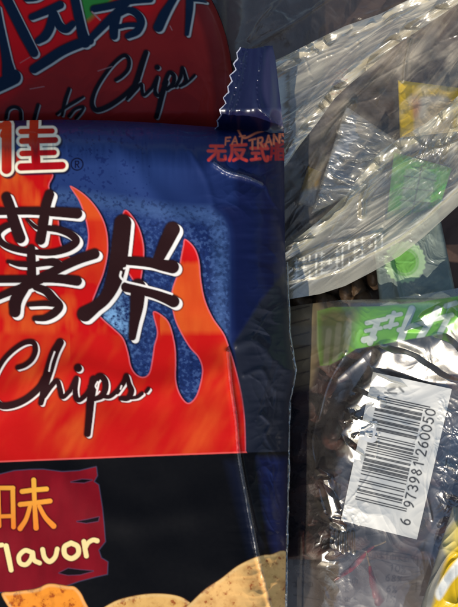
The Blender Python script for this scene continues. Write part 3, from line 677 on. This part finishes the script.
# --- dark clear packet between the seam and the next fold
TOPM = [(262, 190), (284, 162), (300, 139), (318, 116), (335, 92), (350, 78), (372, 60), (395, 40), (425, 20), (458, -2), (520, -36)]
BOTM = [(262, 262), (290, 246), (320, 222), (345, 205), (365, 180), (380, 160), (400, 148), (425, 132), (458, 106), (520, 60)]
X, Y, Vv = strip_grid(262, 520, TOPM, BOTM, 0.8)
Z = 0.019 + sharp(X, Y, [[(304, 176), (318, 152), (330, 130), (346, 112)], [(352, 104), (378, 96), (396, 72)], [(403, 82), (405, 62), (410, 40)], [(410, 80), (412, 58), (418, 40)], [(420, 60), (440, 42), (460, 34)], [(288, 226), (300, 206), (312, 196)], [(366, 84), (392, 70), (430, 50)]], 1.2, 0.0004, 405) + 0.003 * fbm(X / 40, Y / 40, 221, 3) + 0.0009 * crumple(rot(X, Y, -48)[0] / 70, rot(X, Y, -48)[1] / 16, 223, 3)
Z = Z + ridge(X, Y, [(300, 200), (315, 168), (326, 145), (340, 120), (352, 104)], 0.0022, 4.0)
Z = Z + ridge(X, Y, [(404, 80), (406, 60), (412, 36)], 0.0012, 1.6) + ridge(X, Y, [(286, 240), (305, 226), (330, 206)], 0.0015, 3)
q = Art(X, Y, (120, 118, 116), 0.0)
rx, ry = rot(q.x, q.y, -46); q.c[:] = lin(206, 194, 170); q.a = np.clip(0.10 + 0.32 * crumple(rx / 60, ry / 13, 225, 4) + 0.25 * fbm(rx / 70, ry / 9, 226, 3), 0.0, 0.5) * (0.35 + 0.65 * sm((q.x - 300) / 60))
pl = q.poly([(352, 108), (356, 88), (396, 76), (399, 138)], False); q.paint(pl, (120, 104, 86), 5, alpha=0.18)
d = q.strokes([([(360 + 1.0 * k, 90 + 6 * k), (392, 84 + 7 * k)], 0.6) for k in range(6)]); q.paint(d, (60, 48, 40), 1.0, 0.6, alpha=0.45)
o = film('snack_packet', X, Y, Z, q, M_THIN)[0]
tag(o, 'dark see-through packet holding the yellow bordered sachet and a crinkled silvery one', 'packet', GR)

def quad(corners, nu, nv, z0, h, fn=None, edge=0.12):
    """pillow-shaped sheet inside four photo corners TL TR BR BL"""
    a, b = np.meshgrid(np.linspace(0, 1, nv), np.linspace(0, 1, nu), indexing='ij')
    c = np.array(corners, float)
    X = (c[0, 0] * (1 - b) + c[1, 0] * b) * (1 - a) + (c[3, 0] * (1 - b) + c[2, 0] * b) * a
    Y = (c[0, 1] * (1 - b) + c[1, 1] * b) * (1 - a) + (c[3, 1] * (1 - b) + c[2, 1] * b) * a
    e = np.minimum(np.minimum(a, 1 - a), np.minimum(b, 1 - b)) / edge
    Zz = z0 + h * dome(e) + (fn(X, Y, a, b) if fn is not None else 0)
    return X, Y, Zz, a, b

def sachet(name, X, Y, Z, art, mat, thick=0.001, names=None):
    r = np.unique(np.linspace(0, X.shape[0] - 1, 16).astype(int)); c = np.unique(np.linspace(0, X.shape[1] - 1, 16).astype(int))
    return emit_parts(W(X, Y, Z), W(X[np.ix_(r, c)], Y[np.ix_(r, c)], np.maximum(0.001, Z.min() - thick + 0 * X[np.ix_(r, c)])), art, names or {0: (name, None)}, mat, backcol=(120, 110, 90))

# yellow bordered sachet
X, Y, Z, a, b = quad([(398, 80), (468, 89), (469, 130), (400, 138)], 140, 150, 0.0125, 0.0025, lambda X, Y, a, b: 0.0005 * crumple(X / 18, Y / 18, 231, 3))
q = Art(X, Y, (240, 200, 30)); aa = a.ravel(); bb = b.ravel()
wn = q.poly([(414, 101), (424, 98), (452, 99), (454, 140), (414, 145)], False); q.paint(wn, (206, 186, 152), 1.6, lab=1)
q.paint(q.poly([(421, 97), (446, 97), (446, 103), (430, 104), (426, 118), (419, 116)], True), (214, 206, 190), 2.0)
q.paint(q.poly([(410, 98), (418, 96), (420, 108), (414, 118)], True), (196, 132, 96), 3, 0.7)
o = sachet('seasoning_sachet', X, Y, Z, q, M_PRINT, names={0: ('seasoning_sachet', None), 1: ('pale_window', 0)})[0]
tag(o, 'yellow bordered sachet with a pale window, seen under the diagonal plastic folds', 'sachet')
# silvery crinkled sachet
def rib(X, Y, a, b):
    rx, ry = rot(X, Y, 12)
    return 0.0008 * np.sin(ry / 1.9 + 6.5 * fbm(X / 26, Y / 16, 241, 3)) * np.clip(0.35 + 0.9 * vnoise(X / 13, Y / 8, 243), 0, 1) + 0.0009 * crumple(rx / 20, ry / 8, 247, 3) + 0.002 * (1 - b)
X, Y, Z, a, b = quad([(346, 106), (401, 143), (374, 184), (311, 214)], 170, 190, 0.0155, 0.002, rib, 0.08)
q = Art(X, Y, (170, 176, 182), 0.0); q.a = np.clip(0.25 + 0.35 * fbm(q.x / 12, q.y / 9, 245, 3), 0, 0.6)
q.a = np.maximum(q.a, 0.5 * np.clip(1 - np.minimum(a, b).ravel() / 0.04, 0, 1))
o = sachet('silver_sachet', X, Y, Z, q, M_SILVER)[0]
tag(o, 'crinkled silvery translucent sachet inside the dark packet, left of the yellow one', 'sachet')
# small twist-wrapped sweet
X, Y, Z, a, b = quad([(308, 166), (322, 172), (316, 208), (297, 203)], 50, 80, 0.0085, 0.0055, lambda X, Y, a, b: 0.0005 * crumple(X / 6, Y / 6, 251, 3), 0.4)
q = Art(X, Y, (206, 160, 66)); q.paint(189 + 0.25 * (310 - q.x) - q.y, (176, 176, 178), 2.0, lab=1)
o = sachet('wrapped_sweet', X, Y, Z, q, M_PRINT, 0.003, names={0: ('wrapped_sweet', None), 1: ('wrapper_end', 0)})[0]
tag(o, 'small yellow wrapped sweet with a whitish wrapper end beside the navy bag', 'sweet')

# --- milky packet with green sachet under it
TOPC = [(262, 266), (286, 246), (300, 236), (320, 220), (345, 196), (356, 182), (368, 165), (380, 152), (400, 138), (425, 124), (440, 112), (458, 96), (520, 50)]
BOTC = [(262, 312), (290, 299), (320, 294), (345, 286), (372, 272), (400, 256), (425, 236), (458, 206), (520, 158)]
X, Y, Vv = strip_grid(262, 520, TOPC, BOTC, 0.6)
rx, ry = rot(X, Y, -38)
wid = np.interp(X, [262, 300, 350, 400, 458], [46, 62, 95, 118, 110]); dT = Vv * wid * 0.8; dD = (1 - Vv) * wid * 0.8
gc = np.exp(-((dT - 5) / 4.5) ** 4) * np.clip(0.5 + 1.6 * fbm(rx / 36, ry / 9, 273, 3) + 0.5 * sm((X - 380) / 40), 0, 1)
gc = np.maximum(gc, 0.9 * np.exp(-(((X - 443) / 24) ** 2 + ((Y - 132) / 24) ** 2)) * sm((crumple(rot(X, Y, -62)[0] / 40, rot(X, Y, -62)[1] / 10, 274, 2) + 0.05) * 3))
Z = (0.031 + facets(X, Y, 0.032, 29, 275, (420, 135), 0.93, 2.0)) * gc + (1 - gc) * 0.030 + 0.0007 * np.exp(-((dT - 6) / 6) ** 2) + 0.0016 * fbm(rx / 70, ry / 50, 261, 2) - 0.005 * sm((295 - X) / 30)
fan = np.exp(-(((X - 440) / 60) ** 2 + ((Y - 150) / 55) ** 2))
sealw = np.exp(-(dD / 14) ** 4)
Z = Z + (0.0010 * crumple(rx / 80, ry / 11, 263, 3) + 0.0012 * fan * crumple(rot(X, Y, -62)[0] / 60, rot(X, Y, -62)[1] / 9, 267, 3)) * (1 - 0.85 * sealw) * (1 - 0.8 * gc)
Z = Z + ridge(X, Y, [(362, 215), (364, 195), (376, 178), (398, 165), (430, 150)], 0.0022, 3.2) + ridge(X, Y, [(286, 246), (300, 236), (322, 214)], 0.0016, 2.4)
Z = Z + ridge(X, Y, [(300, 258), (330, 244), (352, 240), (380, 232)], 0.0013, 2.4) + ridge(X, Y, [(296, 268), (340, 256), (360, 248)], 0.0011, 2.2)
Z = Z - 0.0016 * sm((dD < 15) * (15 - dD) / 3.0)
Z = Z + sharp(X, Y, [[(296, 236), (322, 216), (350, 190), (372, 162)], [(330, 236), (346, 206), (372, 178), (398, 164)], [(362, 250), (400, 226), (440, 190), (458, 170)], [(420, 160), (432, 140), (456, 118)], [(436, 170), (446, 144), (462, 122)], [(350, 262), (400, 238), (446, 198)], [(384, 226), (388, 196), (402, 172)], [(304, 258), (340, 232), (356, 228)]], 1.2, 0.0004, 404)
q = Art(X, Y, (222, 212, 178), 0.0); fa = 0.5 * fbm(rx.ravel() / 50, ry.ravel() / 9, 271, 4) + 0.5 * crumple(rx.ravel() / 70, ry.ravel() / 15, 272, 3)
q.a = np.clip(0.27 + 0.6 * fa, 0.04, 0.7)  # ridged alpha paints pale glint streaks over the film's own milkiness
hole = np.exp(-(((q.x - 420) / 32) ** 2 + ((q.y - 182) / 34) ** 2)); q.a *= 1 - 0.85 * np.clip(hole * 2.2, 0, 1)
sealr = (dD.ravel() < 16) * 1.0; q.a = np.where(sealr > 0, 0.34 + 0.2 * fa, q.a)
q.paint(np.abs(dD.ravel() - 16) - 0.8, (236, 228, 204), 0.7, 0.9, alpha=0.7)
q.lab[dD.ravel() < 16] = 1
tx = []
for k, (off, n) in enumerate(((22, 15), (30, 15), (38, 13))):
    for i in range(n):
        bx = 290 + i * 6.6; by = np.interp(bx, [290, 320, 345, 372, 400], [299, 294, 286, 272, 256]) - off * 0.98
        hsh = (i * 7 + k * 5) % 5
        if (i * 11 + k * 3) % 6 == 0: continue
        if hsh in (1, 3):
            tx += [([(bx, by - 2.6), (bx - 0.5, by + 2.8)], 0.9)]; continue
        bx += 0.5 * hsh - 1; by += 0.3 * hsh - 0.6
        tx += [([(bx, by - 2.4), (bx - 0.4, by + 2.6)], 0.75), ([(bx - 1.8, by - 1 + 0.3 * hsh), (bx + 2, by - 1.6 + 0.3 * hsh)], 0.5), ([(bx - 1.6, by + 2.2), (bx + 2, by + 1.6)], 0.5)]
d = q.strokes(tx); q.paint(d, (240, 238, 224), 0.7, 0.9, alpha=0.8); q.lab[(d < 0.3)] = 2
o = film('snack_packet', X, Y, Z, q, M_MILKY, {0: ('snack_packet', None), 1: ('flat_seal', 0), 2: ('white_print', 0)})[0]
tag(o, 'milky wrinkled packet with a flat lower seal and rows of white print', 'packet', GR)
# green sachet inside it
X, Y, Z, a, b = quad([(394, 152), (452, 168), (436, 220), (386, 222)], 130, 140, 0.0155, 0.002, lambda X, Y, a, b: 0.0006 * crumple(X / 16, Y / 16, 281, 3))
q = Art(X, Y, (104, 200, 60)); wn = q.poly([(406, 169), (424, 167), (437, 175), (428, 209), (400, 211)], False); q.paint(wn, (170, 204, 160), 1.4, lab=1)
d = q.strokes([([(404, 176), (421, 178)], 0.7), ([(424, 178), (436, 181)], 0.7), ([(402, 188), (434, 191)], 0.6), ([(422, 166), (412, 214)], 0.8), ([(400, 200), (430, 203)], 0.6)]); q.paint(d, (122, 138, 120), 0.7)
o = sachet('green_sachet', X, Y, Z, q, M_PRINT, names={0: ('green_sachet', None), 1: ('pale_window', 0)})[0]
tag(o, 'bright green bordered sachet with a pale window under the milky wrinkled packet', 'sachet')

# --- grey sachet with the scalloped green emblem
X, Y, Z, a, b = quad([(372, 226), (438, 206), (458, 304), (380, 306)], 180, 190, 0.0185, 0.0025, lambda X, Y, a, b: 0.0007 * crumple(X / 22, Y / 22, 291, 4) + ridge(X, Y, [(390, 262), (396, 282), (402, 304)], 0.002, 3.0), 0.06)
q = Art(X, Y, (122, 132, 122)); fa = fbm(q.x / 14, q.y / 14, 293, 4); q.paint(-0.05 - fa, (92, 102, 96), 0.3, 0.5)
an = np.arctan2(q.y - 262, q.x - 405); rr = np.hypot(q.x - 405, (q.y - 262))
q.paint(rr - 20.5 - 0.8 * np.cos(an * 22), (160, 184, 142), 0.8, lab=1)
q.paint(np.abs(rr - 13) - 1.0, (122, 168, 96), 1.0); q.paint(rr - 11.5, (112, 166, 78), 1.0); q.paint(np.abs(q.y - 262) + (rr > 9) * 9 - 0.6, (140, 206, 104), 0.8, 0.7)
o = sachet('grey_sachet', X, Y, Z, q, M_PRINT, names={0: ('grey_sachet', None), 1: ('round_emblem', 0)})[0]
tag(o, 'grey sachet carrying a round scalloped green emblem', 'sachet')

# --- loose dried food showing between the packets
def lumps(name, region, n, r0, r1, z0, z1, mat, seed, squash=0.7, cap=None):
    """one continuous knobbly piece: heightfield of overlapping lumps with a flat underside"""
    x0, y0, x1, y1 = region
    X, Y = np.meshgrid(np.arange(x0, x1, 1.1), np.arange(y0, y1, 1.1))
    rng = np.random.RandomState(seed); Zt = np.zeros_like(X)
    for i in range(n):
        cx, cy = rng.uniform(x0, x1), rng.uniform(y0, y1); r = rng.uniform(r0, r1); an = rng.uniform(0, 180); rx, ry = rot(X - cx, Y - cy, an)
        Zt = np.maximum(Zt, rng.uniform(z0, z1) * np.sqrt(np.clip(1 - (rx / r) ** 2 - (ry / (r * squash)) ** 2, 0, 1)))
    e = np.minimum(np.minimum(X - x0, x1 - X), np.minimum(Y - y0, y1 - Y)) / 14.0
    Zt = 0.002 + Zt * dome(e) + 0.0008 * crumple(X / 9, Y / 9, seed, 3) * np.clip(e, 0, 1)
    if cap is not None: Zt = np.minimum(Zt, np.maximum(0.002, cap(X, Y) - 0.0025))
    V, F, N = closed(W(X, Y, Zt), W(X, Y, 0 * Zt + 0.001)); return link_mesh(name, V, F, mat, None, None, N)
o = lumps('dried_food', (284, 262, 384, 326), 26, 8, 17, 0.008, 0.015, plain_mat('tan_food', (52, 36, 26), (106, 82, 56), 60, 0.6, 0.7, 0.002), 9)
tag(o, 'light brown dried food between the milky packet and the green printed header', 'dried food')
o = lumps('dried_food', (290, 92, 400, 240), 30, 10, 22, 0.004, 0.009, plain_mat('plum_food', (34, 24, 26), (78, 60, 56), 60, 0.6, 0.7, 0.002), 12)
tag(o, 'dull plum brown dried food deep inside the dark packet near the silvery sachet', 'dried food')

# ================================================================== BARCODE PACKET
def soft_poly(X, Y, pts, soft):
    a_ = Art.__new__(Art); a_.x = np.asarray(X, float).ravel(); a_.y = np.asarray(Y, float).ravel(); a_.n = len(a_.x)
    return sm(0.5 - a_.poly(pts, False, margin=soft + 4) / (2 * soft)).reshape(np.shape(X))
def p2glare(X, Y):
    g1 = soft_poly(X, Y, [(378, 350), (398, 340), (425, 350), (440, 332), (462, 300), (520, 282), (520, 380), (436, 380), (410, 384), (388, 390), (384, 412), (376, 440), (362, 462), (350, 462), (342, 446), (350, 406), (362, 386), (372, 372)], 6.5)
    g2 = soft_poly(X, Y, [(406, 331), (424, 313), (446, 303), (443, 317), (422, 331)], 2.5)
    g4 = soft_poly(X, Y, [(386, 392), (404, 402), (400, 432), (388, 474), (372, 476), (380, 440)], 4) * sm((crumple(X / 20, Y / 16, 311, 3) - 0.05) * 4)
    g3 = soft_poly(X, Y, [(318, 545), (332, 536), (340, 552), (330, 566), (318, 564)], 4) + soft_poly(X, Y, [(318, 470), (330, 478), (344, 525), (332, 524)], 3)
    g1 = g1 * (1 - (1 - sm((crumple(X / 13, Y / 10, 317, 3) + 0.42) * 3.2)) * sm((392 - X) / 10) * sm((Y - 372) / 8))
    return np.clip(g1 + g2 + g3 * sm((crumple(X / 22, Y / 14, 309, 2) + 0.35) * 3), 0, 1)
def p2z(X, Y, loose=True):
    tl = (X - 286) / np.interp(Y, [300, 380, 440, 520], [125, 105, 72, 60]); tb = (Y - 300) / 42.0
    z = 0.007 + 0.023 * (0.5 * dome(tl + 0.02) + 0.5 * sm(tl)) * (0.6 + 0.4 * dome(tb + 0.05))
    z = z + 0.003
    z = z + 0.0018 * fbm(X / 50, Y / 50, 301, 2) * (1 - 0.7 * p2glare(X, Y))
    glare = np.exp(-(((X - 405) / 62) ** 2 + ((Y - 358) / 34) ** 2)) + 0.7 * np.exp(-(((X - 348) / 22) ** 2 + ((Y - 425) / 40) ** 2))
    lowl = np.exp(-(((X - 330) / 30) ** 2 + ((Y - 540) / 50) ** 2))
    rght = sm((X - 430) / 15) * sm((Y - 385) / 30)
    z = z + (0.0003 + 0.0009 * lowl + 0.0006 * rght) * crumple(X / 30, Y / 30, 303, 3) * sm((X - 288) / 14)
    z = z + 0.0004 * crumple(X / 9, Y / 9, 305, 3) * (0.8 * lowl + rght)
    z = z + ridge(X, Y, [(318, 490), (324, 512), (334, 522), (344, 528)], 0.0016, 3.0)
    for k in range(6):
        z = z + ridge(X, Y, [(331 + 4.4 * k, 534 - abs(k - 3)), (329 + 5 * k, 550 + 2 * (k % 2))], 0.0011, 1.5)
    z = z + ridge(X, Y, [(338, 378), (352, 366), (372, 350), (385, 345)], 0.001, 4)
    gm = p2glare(X, Y)
    if not loose: gm = gm * 0
    z = z + 0.0005 * crumple(X / 46, Y / 60, 313, 2) * sm((X - 330) / 20) + sharp(X, Y, [[(346, 505), (372, 470), (380, 430)], [(430, 420), (412, 450), (404, 500)], [(440, 400), (452, 430), (446, 470)], [(436, 440), (426, 480), (432, 520)], [(318, 500), (332, 516), (346, 520)], [(322, 400), (312, 440), (316, 470)], [(346, 352), (328, 384), (318, 420)]], 1.3, 0.0003, 406)
    return z * (1 - gm) + gm * (0.0335 + facets(X, Y, 0.034, 27, 307, (400, 365), 0.82, 0.45) + 0.00016 * crumple(X / 22, Y / 22, 308, 3))
o = lumps('dried_food', (284, 345, 470, 560), 46, 14, 30, 0.016, 0.023, M_MEAT, 5, 0.7, p2z)
tag(o, 'dark brown knobbly dried food filling the packet under the barcode label', 'dried food')
TOP2 = [(284, 308), (300, 305), (340, 300), (380, 299), (420, 295), (458, 288), (520, 276)]
BOT2 = [(284, 700), (520, 700)]
xs = np.concatenate([np.arange(284, 464, 0.5), np.arange(464, 520, 4.0)])
vv = np.concatenate([np.linspace(0, 0.79, 620), np.linspace(0.8, 1, 20)])
Vv, X = np.meshgrid(vv, xs, indexing='ij'); T = np.interp(X, *np.array(TOP2, float).T); Y = T + (700 - T) * Vv
Z = p2z(X, Y)
q = Art(X, Y, (110, 106, 98), 0.0); x, y = q.x, q.y; fa = fbm(x / 18, y / 18, 311, 4)
q.a = np.clip(0.03 + 0.2 * fa, 0, 0.2) + 0.28 * sm((x - 318) / 12) * sm((y - 515) / 40) * (0.8 + 0.5 * fa)
q.a = q.a + 0.2 * sm((x - 425) / 14) * sm((y - 380) / 30)
q.c[:] = lin(110, 104, 98); blu = sm((x - 400) / 40) * sm((y - 400) / 40); q.c = q.c * (1 - blu[:, None]) + lin(98, 108, 128) * blu[:, None]
q.a = q.a * (1 - 0.8 * np.clip(1.6 * np.exp(-((x - 352) / 24) ** 2 - ((y - 572 + (x - 352) * 0.1) / 30) ** 2), 0, 1) * (x < 386))
# green header wrapped over the top of the packet
hd = q.poly([(317, 311), (332, 307), (380, 306), (420, 302), (530, 284), (530, 319), (455, 332), (412, 339), (380, 345), (356, 349), (344, 357), (330, 365), (320, 366), (317, 345)], False)
gv = lin(126, 196, 64) * (1 + 0.25 * fa)[:, None]
ln = np.abs(((y + 0.25 * x) % 13) - 6.5) - 0.8
lz = soft_poly(x, y, [(284, 306), (318, 300), (330, 318), (322, 350), (312, 388), (284, 392)], 5)
q.c = q.c * (1 - lz[:, None]) + lin(196, 170, 122) * lz[:, None]; q.a = np.maximum(q.a, 0.55 * lz * (0.8 + 0.5 * fa)); q.c = np.where(((ln < 0) & (lz > 0.4) & (x < 310))[:, None], lin(130, 108, 74), q.c)
q.paint(hd, gv, 0.6, alpha=0.88, lab=1)
q.paint(np.maximum(hd, x - 353 + (y - 330) * 0.2), (120, 122, 72), 7, 0.9, alpha=0.26)  # shade on the header's left end, painted in as dim, thinner olive
q.paint(np.maximum(hd, np.abs(x - 314 - (y - 311) * 0.04) - 3.2), (186, 176, 140), 1, 0.6)
ptn = [([(329, 331), (327, 350), (326, 364)], 2.8), ([(339, 325), (337, 345), (335, 360)], 2.9), ([(349, 321), (348, 338), (345, 351)], 2.8)]
q.paint(np.maximum(q.strokes(ptn), hd + 1.0), (168, 168, 132), 0.6, 0.7, lab=2, thr=0.5)  # strokes toned down with the same painted shade
blk = [([(367, 323), (386, 319)], 2.3), ([(378, 321), (375, 329), (370, 343)], 3.0), ([(366, 331), (381, 328)], 1.9), ([(364, 340), (374, 338)], 3.2),
       ([(388, 317), (401, 314)], 2.1), ([(394, 313), (390, 327)], 2.3), ([(385, 327), (397, 324)], 2.0),
       ([(412, 309), (407, 322), (400, 342)], 3.6), ([(399, 330), (423, 323)], 2.4),
       ([(438, 309), (430, 322), (420, 338)], 3.4), ([(424, 322), (452, 315)], 2.4), ([(446, 306), (456, 303)], 2.6), ([(448, 318), (440, 333)], 2.8)]
d = q.strokes(blk); q.paint(d - 1.0, (70, 140, 40), 0.6, 0.6); q.paint(d, (214, 222, 204), 0.5, lab=2, thr=0.5)
# printed nutrition table at the foot
tb = [([(294, 595), (330, 602), (372, 611)], 0.5), ([(366, 549), (400, 553), (418, 557)], 0.55), ([(366, 556), (395, 564), (417, 568)], 0.55), ([(418, 556), (416, 592)], 0.5)]
tb += text('10%', 390, 564, 4.6, 6.4, 0.62, 8, 0.3) + text('68%', 386, 574, 4.6, 6.4, 0.62, 8, 0.3) + text('6%', 387, 585, 4.6, 6.4, 0.62, 8, 0.3) + text('1%', 385, 595, 4.6, 6.4, 0.62, 8, 0.3)
def tiny(cx, cy, k):
    r = [([(cx - 2.4, cy - 1.6), (cx + 2.4, cy - 1.2)], 0.5), ([(cx + 0.2, cy - 2.8), (cx, cy + 2.8)], 0.5)]
    if k % 2: r.append(([(cx - 2.2, cy + 2.4), (cx + 2.4, cy + 2.6)], 0.5))
    if k % 3 == 0: r += [([(cx - 2.2, cy - 1.6), (cx - 2.2, cy + 2.4)], 0.5), ([(cx + 2.4, cy - 1.2), (cx + 2.4, cy + 2.6)], 0.5)]
    if k % 3 == 1: r.append(([(cx - 0.2, cy), (cx + 2.8, cy + 2.6)], 0.5))
    return r
for i in range(7): tb += tiny(375 + i * 6, 554.5 + i * 0.85, i)
for k, row in enumerate(range(566, 612, 10)):
    for i in range(4 + k % 2): tb += tiny(324 + i * 7.2 + (k % 2) * 2, row + i * 1.1, i + 2 * k)
for k, row in enumerate(range(430, 600, 22)):
    for i in range(3): tb += tiny(296 + i * 7, row, i + k)
tb = [s_ for s_ in tb]
d = q.strokes(tb); q.paint(d, (30, 28, 30), 0.5, 0.9, alpha=0.62, lab=3, thr=0.3)
pk = film('snack_packet', X, Y, Z, q, M_FILM, {0: ('snack_packet', None), 1: ('green_header', 0), 2: ('header_lettering', 1), 3: ('table_print', 0)}, drop=0.026)
pack = pk[0]; tag(pack, 'clear packet with a green printed header and a white barcode label', 'packet', GR)

# barcode label stuck on the packet
O = np.array([341.0, 520.5]); AV = np.array([32.0, -148.5]); BV = np.array([76.0, 19.0])
bb, aa = np.meshgrid(np.linspace(0, 1, 190), np.linspace(1, 0, 340))
X = O[0] + aa * AV[0] + bb * BV[0] + 3.0 * aa * bb; Y = O[1] + aa * AV[1] + bb * BV[1] - 2.0 * aa * bb
Z = p2z(X, Y, False) + 0.0010
q = Art(bb * 100, aa * 190, (214, 211, 200))          # label units: across 100, along 190
L = {'0': '0001101', '1': '0011001', '2': '0010011', '3': '0111101', '4': '0100011', '5': '0110001', '6': '0101111', '7': '0111011', '8': '0110111', '9': '0001011'}
code = '6973981260050'; par = {'6': 'LGGGLL'}['6']
def enc(ch, k):
    l = L[ch]
    if k == 'L': return l
    r = ''.join('1' if c == '0' else '0' for c in l)
    return r if k == 'R' else r[::-1]
bits = '101' + ''.join(enc(c, p) for c, p in zip(code[1:7], par)) + '01010' + ''.join(enc(c, 'R') for c in code[7:]) + '101'
a0, a1 = 30.0, 163.0; mod = (a1 - a0) / 95
idx = np.floor((q.y - a0) / mod).astype(int); frac = (q.y - a0) / mod - idx
bar = np.array([c == '1' for c in bits]); on = np.zeros(q.n, bool); ok = (idx >= 0) & (idx < 95); on[ok] = bar[idx[ok]]
# signed distance along the code to the bar edges for a soft print edge
nb = np.full(q.n, 9.0)
for k in range(95):
    if bar[k]:
        nb = np.minimum(nb, np.abs(q.y - (a0 + (k + 0.5) * mod)) - 0.5 * mod)
guard = ((idx < 3) | (idx > 91) | ((idx > 44) & (idx < 50)))
nb = np.maximum(nb, np.where(guard, q.x - 79, q.x - 71)); nb = np.maximum(nb, 12 - q.x)
q.paint(nb, (24, 24, 26), 0.45, 1.0, lab=1, thr=0.0)
def dig(t, along, adv, w, h):
    out = []
    for i, ch in enumerate(t):
        for pl in FONT[ch]:
            # glyph up points to -across, reading direction is +along
            out.append(([(74 + b_ * h, along + i * adv + a_ * w) for a_, b_ in pl], 0.95))
    return out
q.paint(q.strokes(dig('6', 14, 10, 7.6, 12.5) + dig('973981', 36, 10.2, 7.6, 12.5) + dig('260050', 101.5, 10.2, 7.6, 12.5)), (34, 34, 36), 0.7, 1.0, lab=1, thr=0.4)
stn = q.strokes([([(24, 172), (30, 176)], 2.0), ([(20, 168), (34, 170)], 1.2), ([(36, 178), (42, 174)], 1.4)]); q.paint(stn, (70, 72, 72), 0.8, 0.8)
lb = emit_parts(W(X, Y, Z), W(X[::20, ::20], Y[::20, ::20], Z[::20, ::20] - 0.0003), q, {0: ('barcode_label', None), 1: ('barcode_print', 0)}, M_LABEL, parent=pack, backcol=(200, 200, 196))
lb[1].parent = lb[0]

# dried chillies at the foot of the packet
def chilli(px0, pts, rad, z):
    p, r = curve(pts, rad, 8); n = len(p); k = 14; V = []
    for i in range(n):
        t = p[min(i + 1, n - 1)] - p[max(i - 1, 0)]; t = t / (np.linalg.norm(t) + 1e-9); nx, ny = -t[1], t[0]
        for j in range(k):
            th = 2 * math.pi * j / k; wob = 1 + 0.12 * math.sin(3 * th + i * 0.7)
            V.append(W(np.array(p[i][0] + nx * r[i] * math.cos(th) * wob), np.array(p[i][1] + ny * r[i] * math.cos(th) * wob), np.array(float(p2z(p[i:i+1, 0], p[i:i+1, 1])[0]) - r[i] * S * 1.12 - 0.0003 + r[i] * S * math.sin(th) * wob)))
    F = [(i * k + j, i * k + (j + 1) % k, (i + 1) * k + (j + 1) % k, (i + 1) * k + j) for i in range(n - 1) for j in range(k)]
    F += [(0, j, j + 1, 0) for j in range(1, 1)]
    return np.array(V), np.array(F)
zc = 0.0335
for nm, pts, rad, stalk, lbl in (
    ('dried_chilli', [(334, 580), (345, 573), (356, 564), (366, 552), (374, 546)], [1.2, 2.6, 3.0, 2.4, 1.2], [(374, 546), (380, 544), (386, 541)], 'thin dried red chilli slanting up below the barcode label'),
    ('dried_chilli', [(370, 566), (372, 578), (376, 590), (379, 599), (377, 606)], [1.4, 3.0, 4.8, 5.4, 2.2], [(370, 566), (368, 558), (366, 551)], 'fat dark red dried chilli hanging straight down beside the printed percentages')):
    zb = float(p2z(np.array([pts[2][0]]), np.array([pts[2][1]]))[0]) - 0.0012
    v_, f_ = chilli(0, pts, rad, zb); o = link_mesh(nm, v_, f_[:, ::-1], M_CHILLI); tag(o, lbl, 'chilli', 'dried chillies')
    v_, f_ = chilli(0, stalk, [1.0, 0.9, 1.2], zb); link_mesh('stalk', v_, f_[:, ::-1], M_STALK, o)

# --- yellow wrapper in the bottom corner
def wrapz(X, Y, a, b): return 0.0010 * crumple(rot(X, Y, -62)[0] / 34, rot(X, Y, -62)[1] / 13, 331, 2)
X, Y, Z, a, b = quad([(453, 506), (505, 524), (478, 640), (414, 628)], 200, 260, 0.041, 0.005, wrapz, 0.3)
q = Art(X, Y, (216, 176, 30)); bb = b.ravel(); aa = a.ravel()
q.paint((bb - 0.17) * 40 + 0.6 * fbm(q.x / 8, q.y / 8, 335, 3), (140, 136, 122), 1.5, lab=1); 
q.paint(q.poly([(436, 590), (452, 566), (462, 556), (466, 566), (452, 582), (440, 600)], True), (224, 222, 210), 1.4)
q.paint(q.poly([(444, 540), (456, 522), (460, 540), (448, 556)], True), (226, 206, 120), 2.5, 0.7)
o = sachet('yellow_wrapper', X, Y, Z, q, M_PRINT, names={0: ('yellow_wrapper', None), 1: ('clear_fin', 0)})[0]
tag(o, 'bright yellow wrapper with a greyish fin in the bottom right corner', 'wrapper')

# ================================================================== GROUND, LIGHT, CAMERA
gx, gy = np.meshgrid(np.linspace(-3, 3, 40), np.linspace(3, -3, 40))
g = link_mesh('ground', np.stack([gx, gy, 0 * gx], -1).reshape(-1, 3), grid_faces(40, 40), M_GROUND); tag(g, kind='structure')

wd = bpy.data.worlds.new('World'); SC.world = wd; wd.use_nodes = True; nt = wd.node_tree
bg = nt.nodes['Background']; sky = nt.nodes.new('ShaderNodeTexSky'); sky.sky_type = 'NISHITA'; sky.sun_disc = False
sky.sun_elevation = EL; sky.sun_rotation = math.atan2(AZ[0], AZ[1])
nt.links.new(sky.outputs[0], bg.inputs['Color']); bg.inputs['Strength'].default_value = 0.148
sl = bpy.data.lights.new('sun', 'SUN'); sl.energy = 4.4; sl.angle = math.radians(0.5); sl.color = (1.0, 0.93, 0.83)
so = bpy.data.objects.new('sun', sl); COL.objects.link(so)
import mathutils
dirv = mathutils.Vector((-AZ[0] * math.cos(EL), -AZ[1] * math.cos(EL), -math.sin(EL)))
so.rotation_euler = dirv.to_track_quat('-Z', 'Y').to_euler()

cam = bpy.data.cameras.new('camera'); co = bpy.data.objects.new('camera', cam); COL.objects.link(co)
co.location = (0, 0, CAMH); co.rotation_euler = (0, 0, 0)
cam.sensor_fit = 'VERTICAL'; cam.sensor_height = 24.0
cam.lens = 24.0 * (CAMH - ZR) / (IH * S); cam.clip_start = 0.01; cam.clip_end = 50
SC.camera = co
SC.view_settings.view_transform = 'Standard'; SC.view_settings.look = 'None'; SC.view_settings.gamma = 1; SC.view_settings.exposure = 0
SC.cycles.transparent_max_bounces = 24
SC.cycles.max_bounces = 8
